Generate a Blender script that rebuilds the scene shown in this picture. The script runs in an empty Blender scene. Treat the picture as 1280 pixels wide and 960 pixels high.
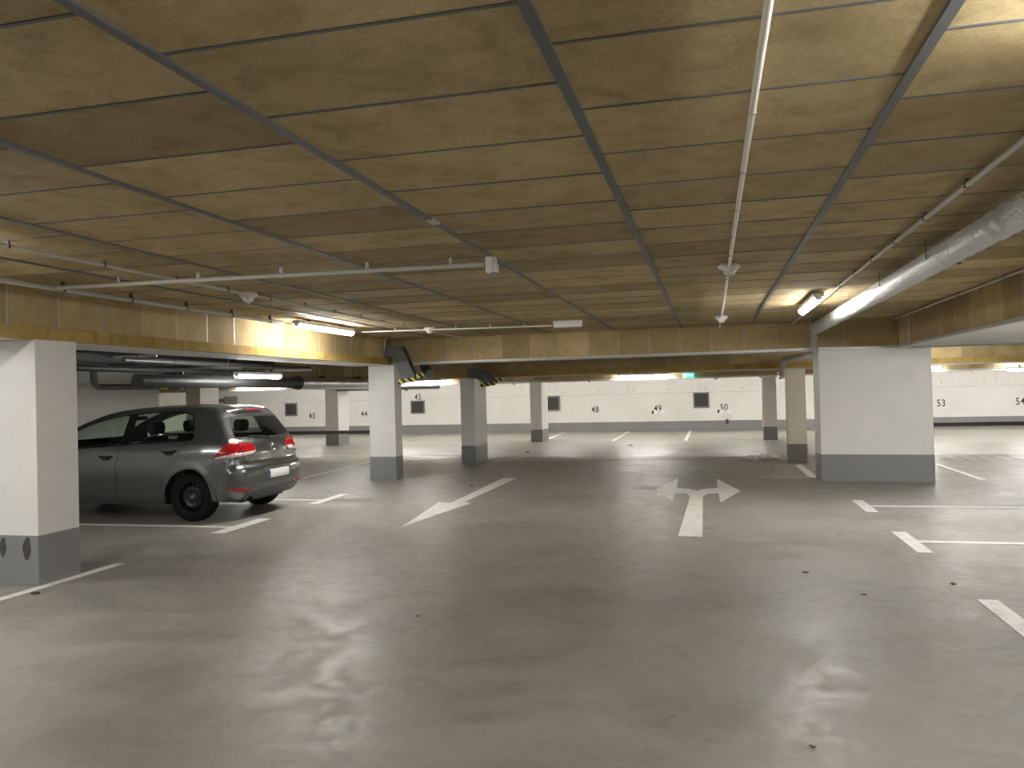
import bpy, bmesh, math, random
import numpy as np
from mathutils import Vector, Matrix
from mathutils.geometry import delaunay_2d_cdt
random.seed(7)
SC = bpy.context.scene
COL = SC.collection
PI = math.pi

# ------------------------------------------------------------------ materials
def mat(name):
    m = bpy.data.materials.new(name); m.use_nodes = True
    nt = m.node_tree
    b = nt.nodes['Principled BSDF']
    return m, nt, b
def nd(nt, t, **kw):
    n = nt.nodes.new(t)
    for k, v in kw.items():
        if hasattr(n, k): setattr(n, k, v)
        else: n.inputs[k.replace('_', ' ')].default_value = v
    return n
def plain(name, col, rough=.5, metal=0., coat=0., spec=.5, emit=0., ecol=None):
    m, nt, b = mat(name)
    b.inputs['Base Color'].default_value = (*col, 1)
    b.inputs['Roughness'].default_value = rough
    b.inputs['Metallic'].default_value = metal
    b.inputs['Coat Weight'].default_value = coat
    b.inputs['Coat Roughness'].default_value = .04
    b.inputs['Specular IOR Level'].default_value = spec
    if emit:
        b.inputs['Emission Color'].default_value = (*(ecol or col), 1)
        b.inputs['Emission Strength'].default_value = emit
    return m
def coords(nt, scale=(1, 1, 1)):
    tc = nd(nt, 'ShaderNodeNewGeometry')
    mp = nd(nt, 'ShaderNodeMapping'); mp.inputs['Scale'].default_value = scale
    nt.links.new(tc.outputs['Position'], mp.inputs['Vector'])
    return mp.outputs['Vector']
def noise(nt, vec, scale, detail=4, rough=.55, dist=0.):
    n = nd(nt, 'ShaderNodeTexNoise'); n.inputs['Scale'].default_value = scale
    n.inputs['Detail'].default_value = detail; n.inputs['Roughness'].default_value = rough
    n.inputs['Distortion'].default_value = dist
    nt.links.new(vec, n.inputs['Vector']); return n.outputs['Fac']
def ramp(nt, fac, stops):
    r = nd(nt, 'ShaderNodeValToRGB')
    e = r.color_ramp.elements
    while len(e) > 1: e.remove(e[-1])
    e[0].position = stops[0][0]; c = stops[0][1]; e[0].color = (c, c, c, 1) if isinstance(c, float) else (*c, 1)
    for p, c in stops[1:]:
        q = e.new(p); q.color = (c, c, c, 1) if isinstance(c, float) else (*c, 1)
    nt.links.new(fac, r.inputs['Fac']); return r.outputs['Color']
def mixc(nt, fac, a, b, mode='MIX'):
    n = nd(nt, 'ShaderNodeMix'); n.data_type = 'RGBA'; n.blend_type = mode
    for v, i in ((fac, 0), (a, 6), (b, 7)):
        if isinstance(v, (int, float)): n.inputs[i].default_value = v
        elif isinstance(v, tuple): n.inputs[i].default_value = (*v, 1)
        else: nt.links.new(v, n.inputs[i])
    return n.outputs[2]
def bump(nt, b, h, strength=.2, dist=.01):
    n = nd(nt, 'ShaderNodeBump'); n.inputs['Strength'].default_value = strength; n.inputs['Distance'].default_value = dist
    nt.links.new(h, n.inputs['Height']); nt.links.new(n.outputs['Normal'], b.inputs['Normal'])

def woodwool(name, tint=(1, 1, 1), stains=True, blot=1.):
    m, nt, b = mat(name)
    v = coords(nt)
    fine = noise(nt, coords(nt, (1, 2.2, 1.6)), 60, 6, .7, 1.2)
    mid = noise(nt, v, 6, 5, .6, .6)
    big = noise(nt, v, 1.1, 4, .55, .8)
    c = ramp(nt, fine, [(.25, (.31*tint[0], .236*tint[1], .122*tint[2])), (.5, (.455*tint[0], .363*tint[1], .203*tint[2])), (.78, (.59*tint[0], .490*tint[1], .295*tint[2]))])
    c2 = ramp(nt, mid, [(.3, (.70, .66, .60)), (.5, (.97, .96, .95)), (.7, (1.1, 1.1, 1.1))])
    c = mixc(nt, blot, c, c2, 'MULTIPLY')
    if stains:
        st = ramp(nt, big, [(.30, (.70, .66, .55)), (.44, (.9, .88, .84)), (.55, (1.03, 1.03, 1.03)), (.75, (1.14, 1.14, 1.15))])
        c = mixc(nt, .8*blot, c, st, 'MULTIPLY')
    g = nd(nt, 'ShaderNodeNewGeometry')
    isl = ramp(nt, g.outputs['Random Per Island'], [(0., (.74, .72, .68)), (.5, (.97, .97, .96)), (1., (1.18, 1.18, 1.18))])
    c = mixc(nt, 1., c, isl, 'MULTIPLY')
    nt.links.new(c, b.inputs['Base Color'])
    b.inputs['Roughness'].default_value = .82; b.inputs['Specular IOR Level'].default_value = .25
    bump(nt, b, fine, .35, .006)
    return m
def paintwall(name, col, var=.06, rough=.55, dots=True):
    m, nt, b = mat(name)
    v = coords(nt)
    n1 = noise(nt, v, .9, 5, .6); n2 = noise(nt, v, 7, 5, .6)
    c = mixc(nt, 1., col, ramp(nt, n1, [(.3, 1. - var*1.6), (.7, 1.)]), 'MULTIPLY')
    c = mixc(nt, 1., c, ramp(nt, n2, [(.3, 1. - var*.7), (.7, 1.)]), 'MULTIPLY')
    if dots:
        vo = nd(nt, 'ShaderNodeTexVoronoi'); vo.inputs['Scale'].default_value = 5.5; nt.links.new(v, vo.inputs['Vector'])
        d = ramp(nt, vo.outputs['Distance'], [(.022, .45), (.04, 1.)])
        c = mixc(nt, 1., c, d, 'MULTIPLY')
    nt.links.new(c, b.inputs['Base Color'])
    b.inputs['Roughness'].default_value = rough
    bump(nt, b, n2, .08, .01)
    return m
def make_floor():
    m, nt, b = mat('polished concrete')
    v = coords(nt); vs = coords(nt, (.75, 1.35, 1))
    a = noise(nt, v, .40, 6, .62, .5); st = noise(nt, vs, 1.1, 8, .68, 1.3); f = noise(nt, v, 30, 6, .75); bl = noise(nt, v, 2.3, 8, .72, 1.0); sc = noise(nt, v, 5.5, 8, .75, 1.6)
    c = ramp(nt, a, [(.28, (.215, .202, .176)), (.45, (.278, .266, .240)), (.58, (.305, .295, .268)), (.75, (.355, .335, .298))])
    c = mixc(nt, .85, c, ramp(nt, st, [(.28, (.66, .65, .63)), (.42, (.88, .88, .87)), (.52, (1., 1., 1.)), (.7, (1.17, 1.17, 1.15))]), 'MULTIPLY')
    c = mixc(nt, .7, c, ramp(nt, f, [(.3, .82), (.7, 1.10)]), 'MULTIPLY')
    c = mixc(nt, .9, c, ramp(nt, bl, [(.25, (.55, .53, .52)), (.37, (.86, .86, .85)), (.46, (1., 1., 1.)), (.62, (1., 1., 1.)), (.74, (1.15, 1.14, 1.12))]), 'MULTIPLY')
    c = mixc(nt, .8, c, ramp(nt, sc, [(.26, (.68, .67, .65)), (.40, (.98, .98, .98)), (.62, (1.0, 1.0, 1.0)), (.72, (1.12, 1.12, 1.12))]), 'MULTIPLY')
    nt.links.new(c, b.inputs['Base Color'])
    r = ramp(nt, mixc(nt, .5, st, bl), [(.38, .24), (.48, .40), (.58, .70)])
    r = mixc(nt, .45, r, ramp(nt, sc, [(.38, .20), (.5, .44), (.62, .78)]))
    r = mixc(nt, .25, r, ramp(nt, f, [(.3, .25), (.7, .65)]))
    nt.links.new(r, b.inputs['Roughness'])
    b.inputs['Specular IOR Level'].default_value = .6
    bump(nt, b, mixc(nt, .5, sc, f), .12, .006)
    return m
def hazard():
    m, nt, b = mat('hazard stripes')
    v = coords(nt); w = nd(nt, 'ShaderNodeTexWave'); w.bands_direction = 'DIAGONAL'; w.inputs['Scale'].default_value = 4.6
    nt.links.new(v, w.inputs['Vector'])
    c = ramp(nt, w.outputs['Fac'], [(.49, (.01, .01, .01)), (.51, (.62, .55, .14))]); nt.links.new(c, b.inputs['Base Color'])
    return m
def carpaint():
    m, nt, b = mat('grey metallic paint')
    v = coords(nt); f = noise(nt, v, 900, 2)
    nt.links.new(ramp(nt, f, [(.35, (.115, .120, .123)), (.65, (.180, .186, .190))]), b.inputs['Base Color'])
    b.inputs['Metallic'].default_value = .85; b.inputs['Roughness'].default_value = .29
    b.inputs['Coat Weight'].default_value = 1.; b.inputs['Coat Roughness'].default_value = .03
    return m
def glass(name, tint, refl=1.):
    m, nt, b = mat(name); nt.nodes.remove(b)
    out = nt.nodes['Material Output']
    t = nd(nt, 'ShaderNodeBsdfTransparent'); t.inputs['Color'].default_value = (*tint, 1)
    g = nd(nt, 'ShaderNodeBsdfGlossy'); g.inputs['Roughness'].default_value = .02
    fr = nd(nt, 'ShaderNodeFresnel'); fr.inputs['IOR'].default_value = 1.5
    gm = nd(nt, 'ShaderNodeNewGeometry'); mt = nd(nt, 'ShaderNodeMath'); mt.operation = 'MULTIPLY_ADD'   # same reflectance from inside and outside
    nt.links.new(gm.outputs['Backfacing'], mt.inputs[0]); mt.inputs[1].default_value = 1/1.5-1.5; mt.inputs[2].default_value = 1.5
    nt.links.new(mt.outputs[0], fr.inputs['IOR'])
    mx = nd(nt, 'ShaderNodeMixShader')
    nt.links.new(fr.outputs[0], mx.inputs[0]); nt.links.new(t.outputs[0], mx.inputs[1]); nt.links.new(g.outputs[0], mx.inputs[2])
    nt.links.new(mx.outputs[0], out.inputs['Surface'])
    return m
def foil():
    m, nt, b = mat('crinkled foil')
    v = coords(nt); n = noise(nt, coords(nt, (1, .6, 1)), 26, 5, .7, 1.0)
    b.inputs['Base Color'].default_value = (.74, .75, .76, 1); b.inputs['Metallic'].default_value = .62; b.inputs['Roughness'].default_value = .32
    bump(nt, b, n, 1., .06)
    return m
def perforated():
    m, nt, b = mat('perforated grey steel'); v = coords(nt)
    vo = nd(nt, 'ShaderNodeTexVoronoi'); vo.inputs['Scale'].default_value = 42; nt.links.new(v, vo.inputs['Vector'])
    nt.links.new(ramp(nt, vo.outputs['Distance'], [(.22, (.02, .02, .02)), (.3, (.15, .16, .165))]), b.inputs['Base Color'])
    b.inputs['Roughness'].default_value = .5; b.inputs['Metallic'].default_value = .3
    return m
def worn_paint(name, col=(.74, .74, .71)):
    m, nt, b = mat(name)
    v = coords(nt); n = noise(nt, v, 9, 6, .7, .6)
    nt.links.new(ramp(nt, n, [(.28, (col[0]*.72, col[1]*.71, col[2]*.68)), (.5, col), (.75, (col[0]*1.08, col[1]*1.08, col[2]*1.08))]), b.inputs['Base Color'])
    b.inputs['Roughness'].default_value = .5
    return m
def leafmat():
    m, nt, b = mat('dry leaf'); v = coords(nt)
    nt.links.new(ramp(nt, noise(nt, v, 60, 3), [(.3, (.07, .03, .012)), (.7, (.20, .09, .035))]), b.inputs['Base Color']); b.inputs['Roughness'].default_value = .7
    return m

M = dict(
    wool=woodwool('wood wool ceiling', (1, 1, 1), True, .72), wool2=woodwool('wood wool cladding', (1.0, .97, .92), True, .45),
    gold=woodwool('edge board', (1.02, .92, .54), False),
    white=paintwall('white wall paint', (.80, .79, .765)), pillar=paintwall('white pillar paint', (.80, .79, .77)),
    pillar2=paintwall('warm lit pillar paint', (.74, .68, .58), dots=False),  # cream tint puts the warm light on this pillar into its colour
    grey=paintwall('grey base paint', (.255, .255, .265), .08, .45, False), slab=paintwall('bare slab', (.42, .41, .39), .1, .8, False),
    soffit=paintwall('soffit paint', (.80, .79, .77), .06, .6, False),
    greybrown=paintwall('grey brown base paint', (.20, .185, .17), .08, .45, False),
    floor=make_floor(), mark=worn_paint('white road paint'), mark2=worn_paint('faded road paint', (.60, .59, .56)),
    strip=plain('grey steel strip', (.135, .145, .15), .5, .3), seam=plain('grey joint profile', (.125, .127, .127), .6),
    trim=plain('light steel trim', (.50, .50, .50), .4, .4), joint=plain('cladding joint strip', (.40, .38, .36), .45, .3),
    pvc=plain('grey plastic conduit', (.50, .49, .46), .45), pvcw=plain('white plastic', (.80, .79, .75), .4),
    darkclip=plain('dark clip', (.10, .09, .08), .6),
    housing=plain('lamp housing', (.70, .70, .68), .4),
    tube=plain('lit diffuser', (1, 1, 1), .4, emit=37., ecol=(1., .975, .92)),
    tubec=plain('cool lit diffuser', (1, 1, 1), .4, emit=37., ecol=(.95, .96, 1.)),
    foil=foil(), galv=plain('galvanised steel', (.55, .56, .57), .32, .9), duct=plain('dark painted duct', (.032, .034, .035), .5, .1),
    ductg=plain('grey duct', (.16, .165, .17), .35, .5), tray=perforated(),
    hazard=hazard(), rail=plain('dark brown steel rail', (.035, .024, .018), .5, .2),
    louvre=plain('grey louvre', (.055, .058, .055), .5), lframe=plain('vent frame grey', (.22, .225, .22), .5),
    ink=plain('black number paint', (.035, .035, .035), .6), card=plain('white card', (.86, .86, .92), .5),
    soot=plain('dark scuff mark', (.06, .057, .053), .8), box=plain('grey box', (.20, .205, .205), .5),
    exitg=plain('green exit sign', (.02, .45, .30), .5, emit=1.6, ecol=(.03, .75, .48)), exitw=plain('exit sign symbol', (.9, 1, .95), .5, emit=2.5, ecol=(.9, 1, .95)),
    yellow=plain('yellow label', (.62, .44, .03), .5), leaf=leafmat(), paper=plain('crumpled white paper', (.88, .88, .86), .6),
    paint=carpaint(), black=plain('black gloss trim', (.010, .010, .011), .15), rubber=plain('tyre rubber', (.011, .011, .011), .8, spec=.25),
    steelblk=plain('black steel rim', (.022, .022, .023), .4, .3), hub=plain('hub cap grey', (.16, .16, .16), .4, .3), blackm=plain('black matt plastic', (.018, .018, .018), .6),
    glass=glass('green tinted window', (.80, .90, .84)), glassr=glass('dark rear window', (.55, .64, .60)),
    redl=plain('red lamp lens', (.40, .006, .010), .12, coat=1.), clearl=plain('clear lamp lens', (.72, .60, .58), .12, .2, 1.),
    redd=plain('red reflector', (.40, .015, .02), .2), chrome=plain('chrome', (.75, .75, .76), .12, 1.),
    plate=plain('white number plate', (.78, .78, .76), .4), blue=plain('blue plate band', (.03, .09, .45), .4),
    seat=plain('dark seat cloth', (.022, .022, .024), .85), beige=plain('grey dashboard', (.06, .06, .06), .7),
    lower=plain('lower bumper grey', (.10, .105, .10), .5, .3), headl=plain('headlamp lens', (.6, .62, .64), .1, .3, 1.),
)

# ------------------------------------------------------------------ mesh helpers
class MB:
    def __init__(s): s.v = []; s.f = []; s.sm = []
    def add(s, vs, fs, smooth=False):
        o = len(s.v); s.v += [tuple(p) for p in vs]; s.f += [tuple(i+o for i in f) for f in fs]; s.sm += [smooth]*len(fs); return s
    def box(s, a, b):
        x0, y0, z0 = [min(a[i], b[i]) for i in range(3)]; x1, y1, z1 = [max(a[i], b[i]) for i in range(3)]
        return s.add([(x0, y0, z0), (x1, y0, z0), (x1, y1, z0), (x0, y1, z0), (x0, y0, z1), (x1, y0, z1), (x1, y1, z1), (x0, y1, z1)],
              [(3, 2, 1, 0), (4, 5, 6, 7), (0, 1, 5, 4), (1, 2, 6, 5), (2, 3, 7, 6), (3, 0, 4, 7)])
    def prism(s, poly, z0, z1, ax=2):
        # poly in 2D, extruded along axis ax
        n = len(poly)
        def P(p, z): return (p[0], p[1], z) if ax == 2 else ((p[0], z, p[1]) if ax == 1 else (z, p[0], p[1]))
        vs = [P(p, z0) for p in poly] + [P(p, z1) for p in poly]
        fs = [tuple(range(n))[::-1], tuple(range(n, 2*n))] + [(i, (i+1) % n, n+(i+1) % n, n+i) for i in range(n)]
        return s.add(vs, fs)
    def tube(s, pts, r, n=14, caps=True, radii=None):
        pts = [Vector(p) for p in pts]; rings = []; up = None
        for i, p in enumerate(pts):
            t = ((pts[min(i+1, len(pts)-1)]-p).normalized() + (p-pts[max(i-1, 0)]).normalized()).normalized()
            if up is None: up = Vector((0, 0, 1)) if abs(t.z) < .9 else Vector((1, 0, 0))
            a = (up - t*up.dot(t)).normalized(); b = t.cross(a); up = a
            rr = radii[i] if radii else r
            rings.append([p + (a*math.cos(2*PI*k/n) + b*math.sin(2*PI*k/n))*rr for k in range(n)])
        vs = [q for ring in rings for q in ring]
        fs = [(i*n+k, i*n+(k+1) % n, (i+1)*n+(k+1) % n, (i+1)*n+k) for i in range(len(pts)-1) for k in range(n)]
        s.add(vs, fs, True)
        if caps:
            s.add(rings[0], [tuple(range(n))[::-1]]); s.add(rings[-1], [tuple(range(n))])
        return s
    def lathe(s, prof, c, ax='z', n=32, smooth=True):
        # prof: (radius, along)
        vs = []
        for r, h in prof:
            for k in range(n):
                a = 2*PI*k/n; u, w = r*math.cos(a), r*math.sin(a)
                vs.append((c[0]+u, c[1]+w, c[2]+h) if ax == 'z' else ((c[0]+u, c[1]+h, c[2]+w) if ax == 'y' else (c[0]+h, c[1]+u, c[2]+w)))
        fs = [(i*n+k, i*n+(k+1) % n, (i+1)*n+(k+1) % n, (i+1)*n+k) for i in range(len(prof)-1) for k in range(n)]
        return s.add(vs, fs, smooth)
    def ellipsoid(s, c, r, n=16, m=10):
        vs = []; 
        for i in range(m+1):
            t = PI*i/m
            for k in range(n):
                a = 2*PI*k/n; vs.append((c[0]+r[0]*math.sin(t)*math.cos(a), c[1]+r[1]*math.sin(t)*math.sin(a), c[2]+r[2]*math.cos(t)))
        fs = [(i*n+k, (i+1)*n+k, (i+1)*n+(k+1) % n, i*n+(k+1) % n) for i in range(m) for k in range(n)]
        return s.add(vs, fs, True)
    def obj(s, name, m, parent=None, bevel=0., fix=True, seg=2):
        me = bpy.data.meshes.new(name); me.from_pydata(s.v, [], s.f); me.update()
        me.polygons.foreach_set('use_smooth', s.sm)
        if fix:
            b = bmesh.new(); b.from_mesh(me); bmesh.ops.recalc_face_normals(b, faces=b.faces); b.to_mesh(me); b.free()
        o = bpy.data.objects.new(name, me); COL.objects.link(o)
        me.materials.append(M[m] if isinstance(m, str) else m)
        if bevel:
            md = o.modifiers.new('edge', 'BEVEL'); md.width = bevel; md.segments = seg; md.limit_method = 'ANGLE'
        if parent: o.parent = parent
        return o
def tag(o, label, cat, group=None):
    o['label'] = label; o['category'] = cat
    if group: o['group'] = group
    return o
def empty(name, loc, label, cat, group=None, rz=0):
    o = bpy.data.objects.new(name, None); COL.objects.link(o); o.location = loc; o.rotation_euler = (0, 0, rz); o.empty_display_size = .1
    return tag(o, label, cat, group)
def struct(o, label=None):
    o['kind'] = 'structure'
    if label: o['label'] = label
    return o
def dup(root, loc, label=None, rz=None):
    r = root.copy(); COL.objects.link(r); r.location = loc
    if rz is not None: r.rotation_euler = (0, 0, rz)
    if label: r['label'] = label
    for ch in list(root.children):
        c = ch.copy(); COL.objects.link(c); c.parent = r
        for g in list(ch.children):
            d = g.copy(); COL.objects.link(d); d.parent = c
    return r

ZC, ZB = 2.565, 2.11
# ------------------------------------------------------------------ camera
def camera():
    yaw, pitch, roll, f = 0.244833559, 0.0110102183, -0.0247949363, 993.765
    cy, sy = math.cos(yaw), math.sin(yaw)
    fw0 = Vector((-sy, cy, 0)); rt0 = Vector((cy, sy, 0)); up0 = Vector((0, 0, 1))
    fw = math.cos(pitch)*fw0 + math.sin(pitch)*up0; up = math.cos(pitch)*up0 - math.sin(pitch)*fw0
    rt = math.cos(roll)*rt0 + math.sin(roll)*up; up2 = math.cos(roll)*up - math.sin(roll)*rt0
    cd = bpy.data.cameras.new('camera'); cd.sensor_width = 36; cd.lens = f/1280*36; cd.clip_end = 200
    co = bpy.data.objects.new('camera', cd); COL.objects.link(co)
    co.matrix_world = Matrix(((rt.x, up2.x, -fw.x, 0), (rt.y, up2.y, -fw.y, 0), (rt.z, up2.z, -fw.z, 1.55), (0, 0, 0, 1)))
    SC.camera = co
camera()

# ------------------------------------------------------------------ room shell
BY = -9.
struct(MB().box((-21.3, BY-.2, -.2), (14.3, 30.5, 0)).obj('floor', 'floor'))
def wall(name, a, b, band=.345, axis='x', face=1):
    # white wall with a grey painted base band laid over it
    o = struct(MB().box((a[0], a[1], 0), (b[0], b[1], 2.75)).obj(name, 'white'))
    t = .004
    x0, x1, y0, y1 = a[0], b[0], a[1], b[1]
    if axis == 'x': y = (y0 if face < 0 else y1); bb = MB().box((x0, y, 0), (x1, y+t*face, band))
    else: x = (x0 if face < 0 else x1); bb = MB().box((x, y0, 0), (x+t*face, y1, band))
    k = bb.obj('base_band', 'grey', o); k['label'] = 'grey painted base band'
    return o
wf = wall('wall_far', (-21.2, 30.2), (14.2, 30.4), face=-1)
g = MB()
for a, b in ((-21, -13.2), (-13.1, -7.2), (-7.1, -3.05), (-3.0, -.43), (-.4, 4.6), (4.62, 9.4), (9.42, 14)): g.box((a, 30.1985, 1.388), (b, 30.2, 1.396))
for x in (-13.15, -7.15, -3.03, -.41, 4.61, 9.41): g.box((x-.004, 30.1985, 1.39), (x+.004, 30.2, 1.9))
for x in np.arange(-20, 14, 1.32): g.add([(x+.025*math.cos(t*PI/4), 30.1985, 1.53+.025*math.sin(t*PI/4)) for t in range(8)], [tuple(range(8))])
k = g.obj('formwork_joint', plain('concrete joint shadow gap', (.36, .34, .32), .8), wf)
wall('wall_left', (-11.2, BY), (-11., 14.09), axis='y', face=1)
struct(MB().box((-21.2, 13.9, 0), (-11.2, 14.09, 2.75)).obj('wall_left_return', 'white'))
wall('wall_left_end', (-21.2, 14.09), (-21., 30.2), axis='y', face=1)
wall('wall_right', (14., BY), (14.2, 30.2), axis='y', face=-1)
wall('wall_back', (-11.2, BY-.2), (14.2, BY), face=1)
# slab over everything, panels below it
c0 = struct(MB().box((-21.3, BY-.2, 2.60), (14.3, 30.5, 2.75)).obj('ceiling_slab', 'slab'))
XS = [-5.626, -4.705, -3.687, -2.62, -1.547, -.442, .662, 1.766, 2.85]
PH = [.05, .05, .3075, .0425, .3175, .025, .2675, .05]
pan = MB(); sm_ = MB(); PT = .5625
for k in range(8):
    y = BY - PT + PH[k] - ((BY) % PT)
    while y < 13.5:
        a, b = max(y, BY), min(y+PT, 13.5)
        if b-a > .03:
            j = random.uniform(-.0012, .0012)
            sm_.box((XS[k]+.02, b-.0075, ZC-.0022), (XS[k+1]-.02, b+.0075, ZC+.02))
            pan.box((XS[k]+.004, a+.0085, ZC+j), (XS[k+1]-.004, b-.0085, ZC+.03))
        y += PT
cl = struct(pan.obj('ceiling', 'wool'))
struct(sm_.obj('ceiling_joint_grid', 'seam'))
for i, x in enumerate(XS[1:-1]):
    b = MB(); y = BY; L = [2.44, 3.0, 2.7]
    q = 0
    while y < 13.5:
        e = min(y+2.62, 13.5); b.box((x-.0185, y+.0015, ZC-.009), (x+.0185, e-.0015, ZC+.01)); y = e
    struct(b.obj('trim_%d' % (i+1), 'strip'))
struct(MB().box((-1.57, 4.32, ZC-.011), (-1.525, 4.45, ZC)).obj('trim_8', 'pvc'))
# far bay: panelled ceiling too
far = MB()
for k in range(-19, 12):
    for y0, y1 in ((14.1, 16.8), (17.2, 24.1), (24.6, 30.2)):
        y = y0
        while y < y1-.05:
            e = min(y+1.2, y1); far.box((k*1.1+.004, y+.004, ZC), (k*1.1+1.096, e-.004, ZC+.03)); y = e
struct(far.obj('ceiling_far', 'wool'))

# ------------------------------------------------------------------ beams
def beam_y(name, x, y0, y1, x2, joints, label, band=None):
    # beam along Y with clad face at x, body to x2
    s = 1 if x2 < x else -1      # face looks to +s
    o = MB().box((x-s*.03, y0, ZB+.004), (x2, y1, 2.62)).obj(name, 'soffit'); struct(o, label)
    zt = ZB+.105 if band else ZB+.035
    c = MB(); ys = [y0]+joints+[y1]
    for a, b in zip(ys[:-1], ys[1:]): c.box((x-s*.03, a+.006, zt), (x, b-.006, ZC+.02))
    c.obj('cladding', 'wool2', o)
    j = MB()
    for y in joints: j.box((x-s*.028, y-.0085, zt), (x+s*.002, y+.0085, ZC))
    j.obj('joint_strips', 'joint', o)
    if band:
        d = MB(); y = y0
        while y < y1: d.box((x-s*.03, y+.0008, ZB-.002), (x+s*.022, min(y+3.1, y1)-.0008, ZB+.108)); y += 3.1
        k = d.obj('edge_board', 'gold', o, .003); k['label'] = 'yellow brown edge board'
    else:
        MB().box((x-s*.03, y0, ZB-.004), (x+s*.012, y1, ZB+.036)).obj('edge_trim', 'trim', o)
    return o
jl = [5.36+.5385*i for i in range(-26, 16)]; jl = [y for y in jl if BY < y < 13.4]
beam_y('ceiling_beam', -5.626, BY, 13.72, -6.45, jl, 'long clad ceiling beam with yellow brown edge board above the parked car', True)
jr = [12.62-.535*i for i in range(0, 40)]; jr = sorted(y for y in jr if y > BY)
beam_y('ceiling_beam', 2.85, BY, 13.55, 8.0, jr, 'clad beam face with white soffit behind the silver duct')
def beam_x(name, y, y2, x0, x1, zb, joints, label, band=False, m='wool2'):
    o = MB().box((x0, y+.03, zb+.004), (x1, y2, 2.62)).obj(name, 'soffit'); struct(o, label)
    zt = zb+.13 if band else zb+.035
    xs = [x0]+joints+[x1]; c = MB()
    for a, b in zip(xs[:-1], xs[1:]): c.box((a+.006, y, zt), (b-.006, y+.03, ZC+.02))
    c.obj('cladding', m, o)
    j = MB()
    for x in joints: j.box((x-.0085, y-.002, zt), (x+.0085, y+.028, ZC))
    j.obj('joint_strips', 'joint', o)
    if band:
        MB().box((x0, y-.012, zb+.02), (x1, y+.03, zb+.13)).obj('edge_board', 'gold', o, .003)
        MB().box((x0, y-.016, zb-.004), (x1, y+.03, zb+.02)).obj('edge_trim', 'trim', o)
    else:
        MB().box((x0, y-.012, zb-.004), (x1, y+.03, zb+.036)).obj('edge_trim', 'trim', o)
    return o
beam_x('ceiling_beam', 13.47, 14.12, -5.66, 2.85, ZB, [-5.06+.5095*i for i in range(15)], 'clad cross beam running to the big white pillar')
beam_x('ceiling_beam', 16.80, 17.22, -11.0, 14., 1.885, [-10.6+.61*i for i in range(40)], 'second clad cross beam over the cream pillar', True)
beam_x('ceiling_beam', 24.15, 24.6, -21., 14., 1.865, [-20.6+.61*i for i in range(56)], 'third clad cross beam nearest the numbered wall', False)
struct(MB().box((8., 13.4, ZB), (14., 14.1, 2.62)).obj('ceiling_beam', 'soffit'))

# ------------------------------------------------------------------ pillars
def pillar(poly, zt, label, band=.40, m='pillar', gm='grey', extra=None):
    o = MB().prism(poly, 0, zt).obj('concrete_pillar', m, None, .006)
    cx = sum(p[0] for p in poly)/len(poly); cy = sum(p[1] for p in poly)/len(poly)
    out = [(p[0]+.003*(1 if p[0] > cx else -1), p[1]+.003*(1 if p[1] > cy else -1)) for p in poly]
    k = MB().prism(out, 0, band).obj('base_band', gm, o, .005); k['label'] = 'grey painted base'
    o['kind'] = 'thing'; tag(o, label, 'pillar', 'concrete pillars')
    return o
def rc(x0, x1, y0, y1): return [(x0, y0), (x1, y0), (x1, y1), (x0, y1)]
p1 = pillar(rc(-6.42, -5.60, 5.607, 6.066), 2.112, 'nearest white pillar with two dark scuffs on its grey base, beside the car', .43)
for cx, cz, w, h in ((-5.965, .325, .035, .085), (-5.713, .318, .043, .10)):
    n = 18; s = MB(); s.add([(cx+w*math.cos(2*PI*k/n)*(1+.15*math.sin(5*k)), 5.601, cz+h*math.sin(2*PI*k/n)*(1+.1*math.sin(7*k))) for k in range(n)], [tuple(range(n))])
    s.obj('scuff_mark', 'soot', p1, fix=False)
pillar(rc(-6.19, -5.672, 13.735, 14.07), 2.112, 'white pillar under the end of the yellow brown edge board', .425)
pillar(rc(-5.40, -5.07, 16.85, 17.8), 1.892, 'white pillar with striped plate at its top, behind the straight arrow', .40)
p4 = pillar(rc(-5.47, -5.11, 24.17, 25.15), 1.87, 'thin far pillar with a scribble, left of number 48', .385)
pillar(rc(-12.04, -11.59, 23.35, 24.1), 2.56, 'far pillar behind the dark rail, between numbers 43 and 44', .385)
pillar(rc(-12.4, -12.0, 16.85, 17.6), 1.892, 'white pillar seen just above the car roof', .385)
pillar(rc(1.46, 1.84, 24.2, 24.6), 1.87, 'slim far pillar left of the cream one, beside number 50', .385)
pillar(rc(1.475, 1.835, 16.81, 17.17), 1.892, 'cream pillar with brownish base under the small silver duct', .385, 'pillar2', 'greybrown')
pillar([(1.70, 13.66), (3.315, 13.47), (3.315, 14.07), (1.66, 14.07)], 2.113, 'widest white pillar at the bend of the silver duct', .435)
# scribble on the far pillar
s = MB(); 
pts = [(-5.30+.05*math.sin(1.9*k)+.012*k/3, 24.166, .50+.05*k/3+.03*math.cos(2.6*k)) for k in range(14)]
s.tube(pts, .006, 5); s.obj('scribble', 'soot', p4)

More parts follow.
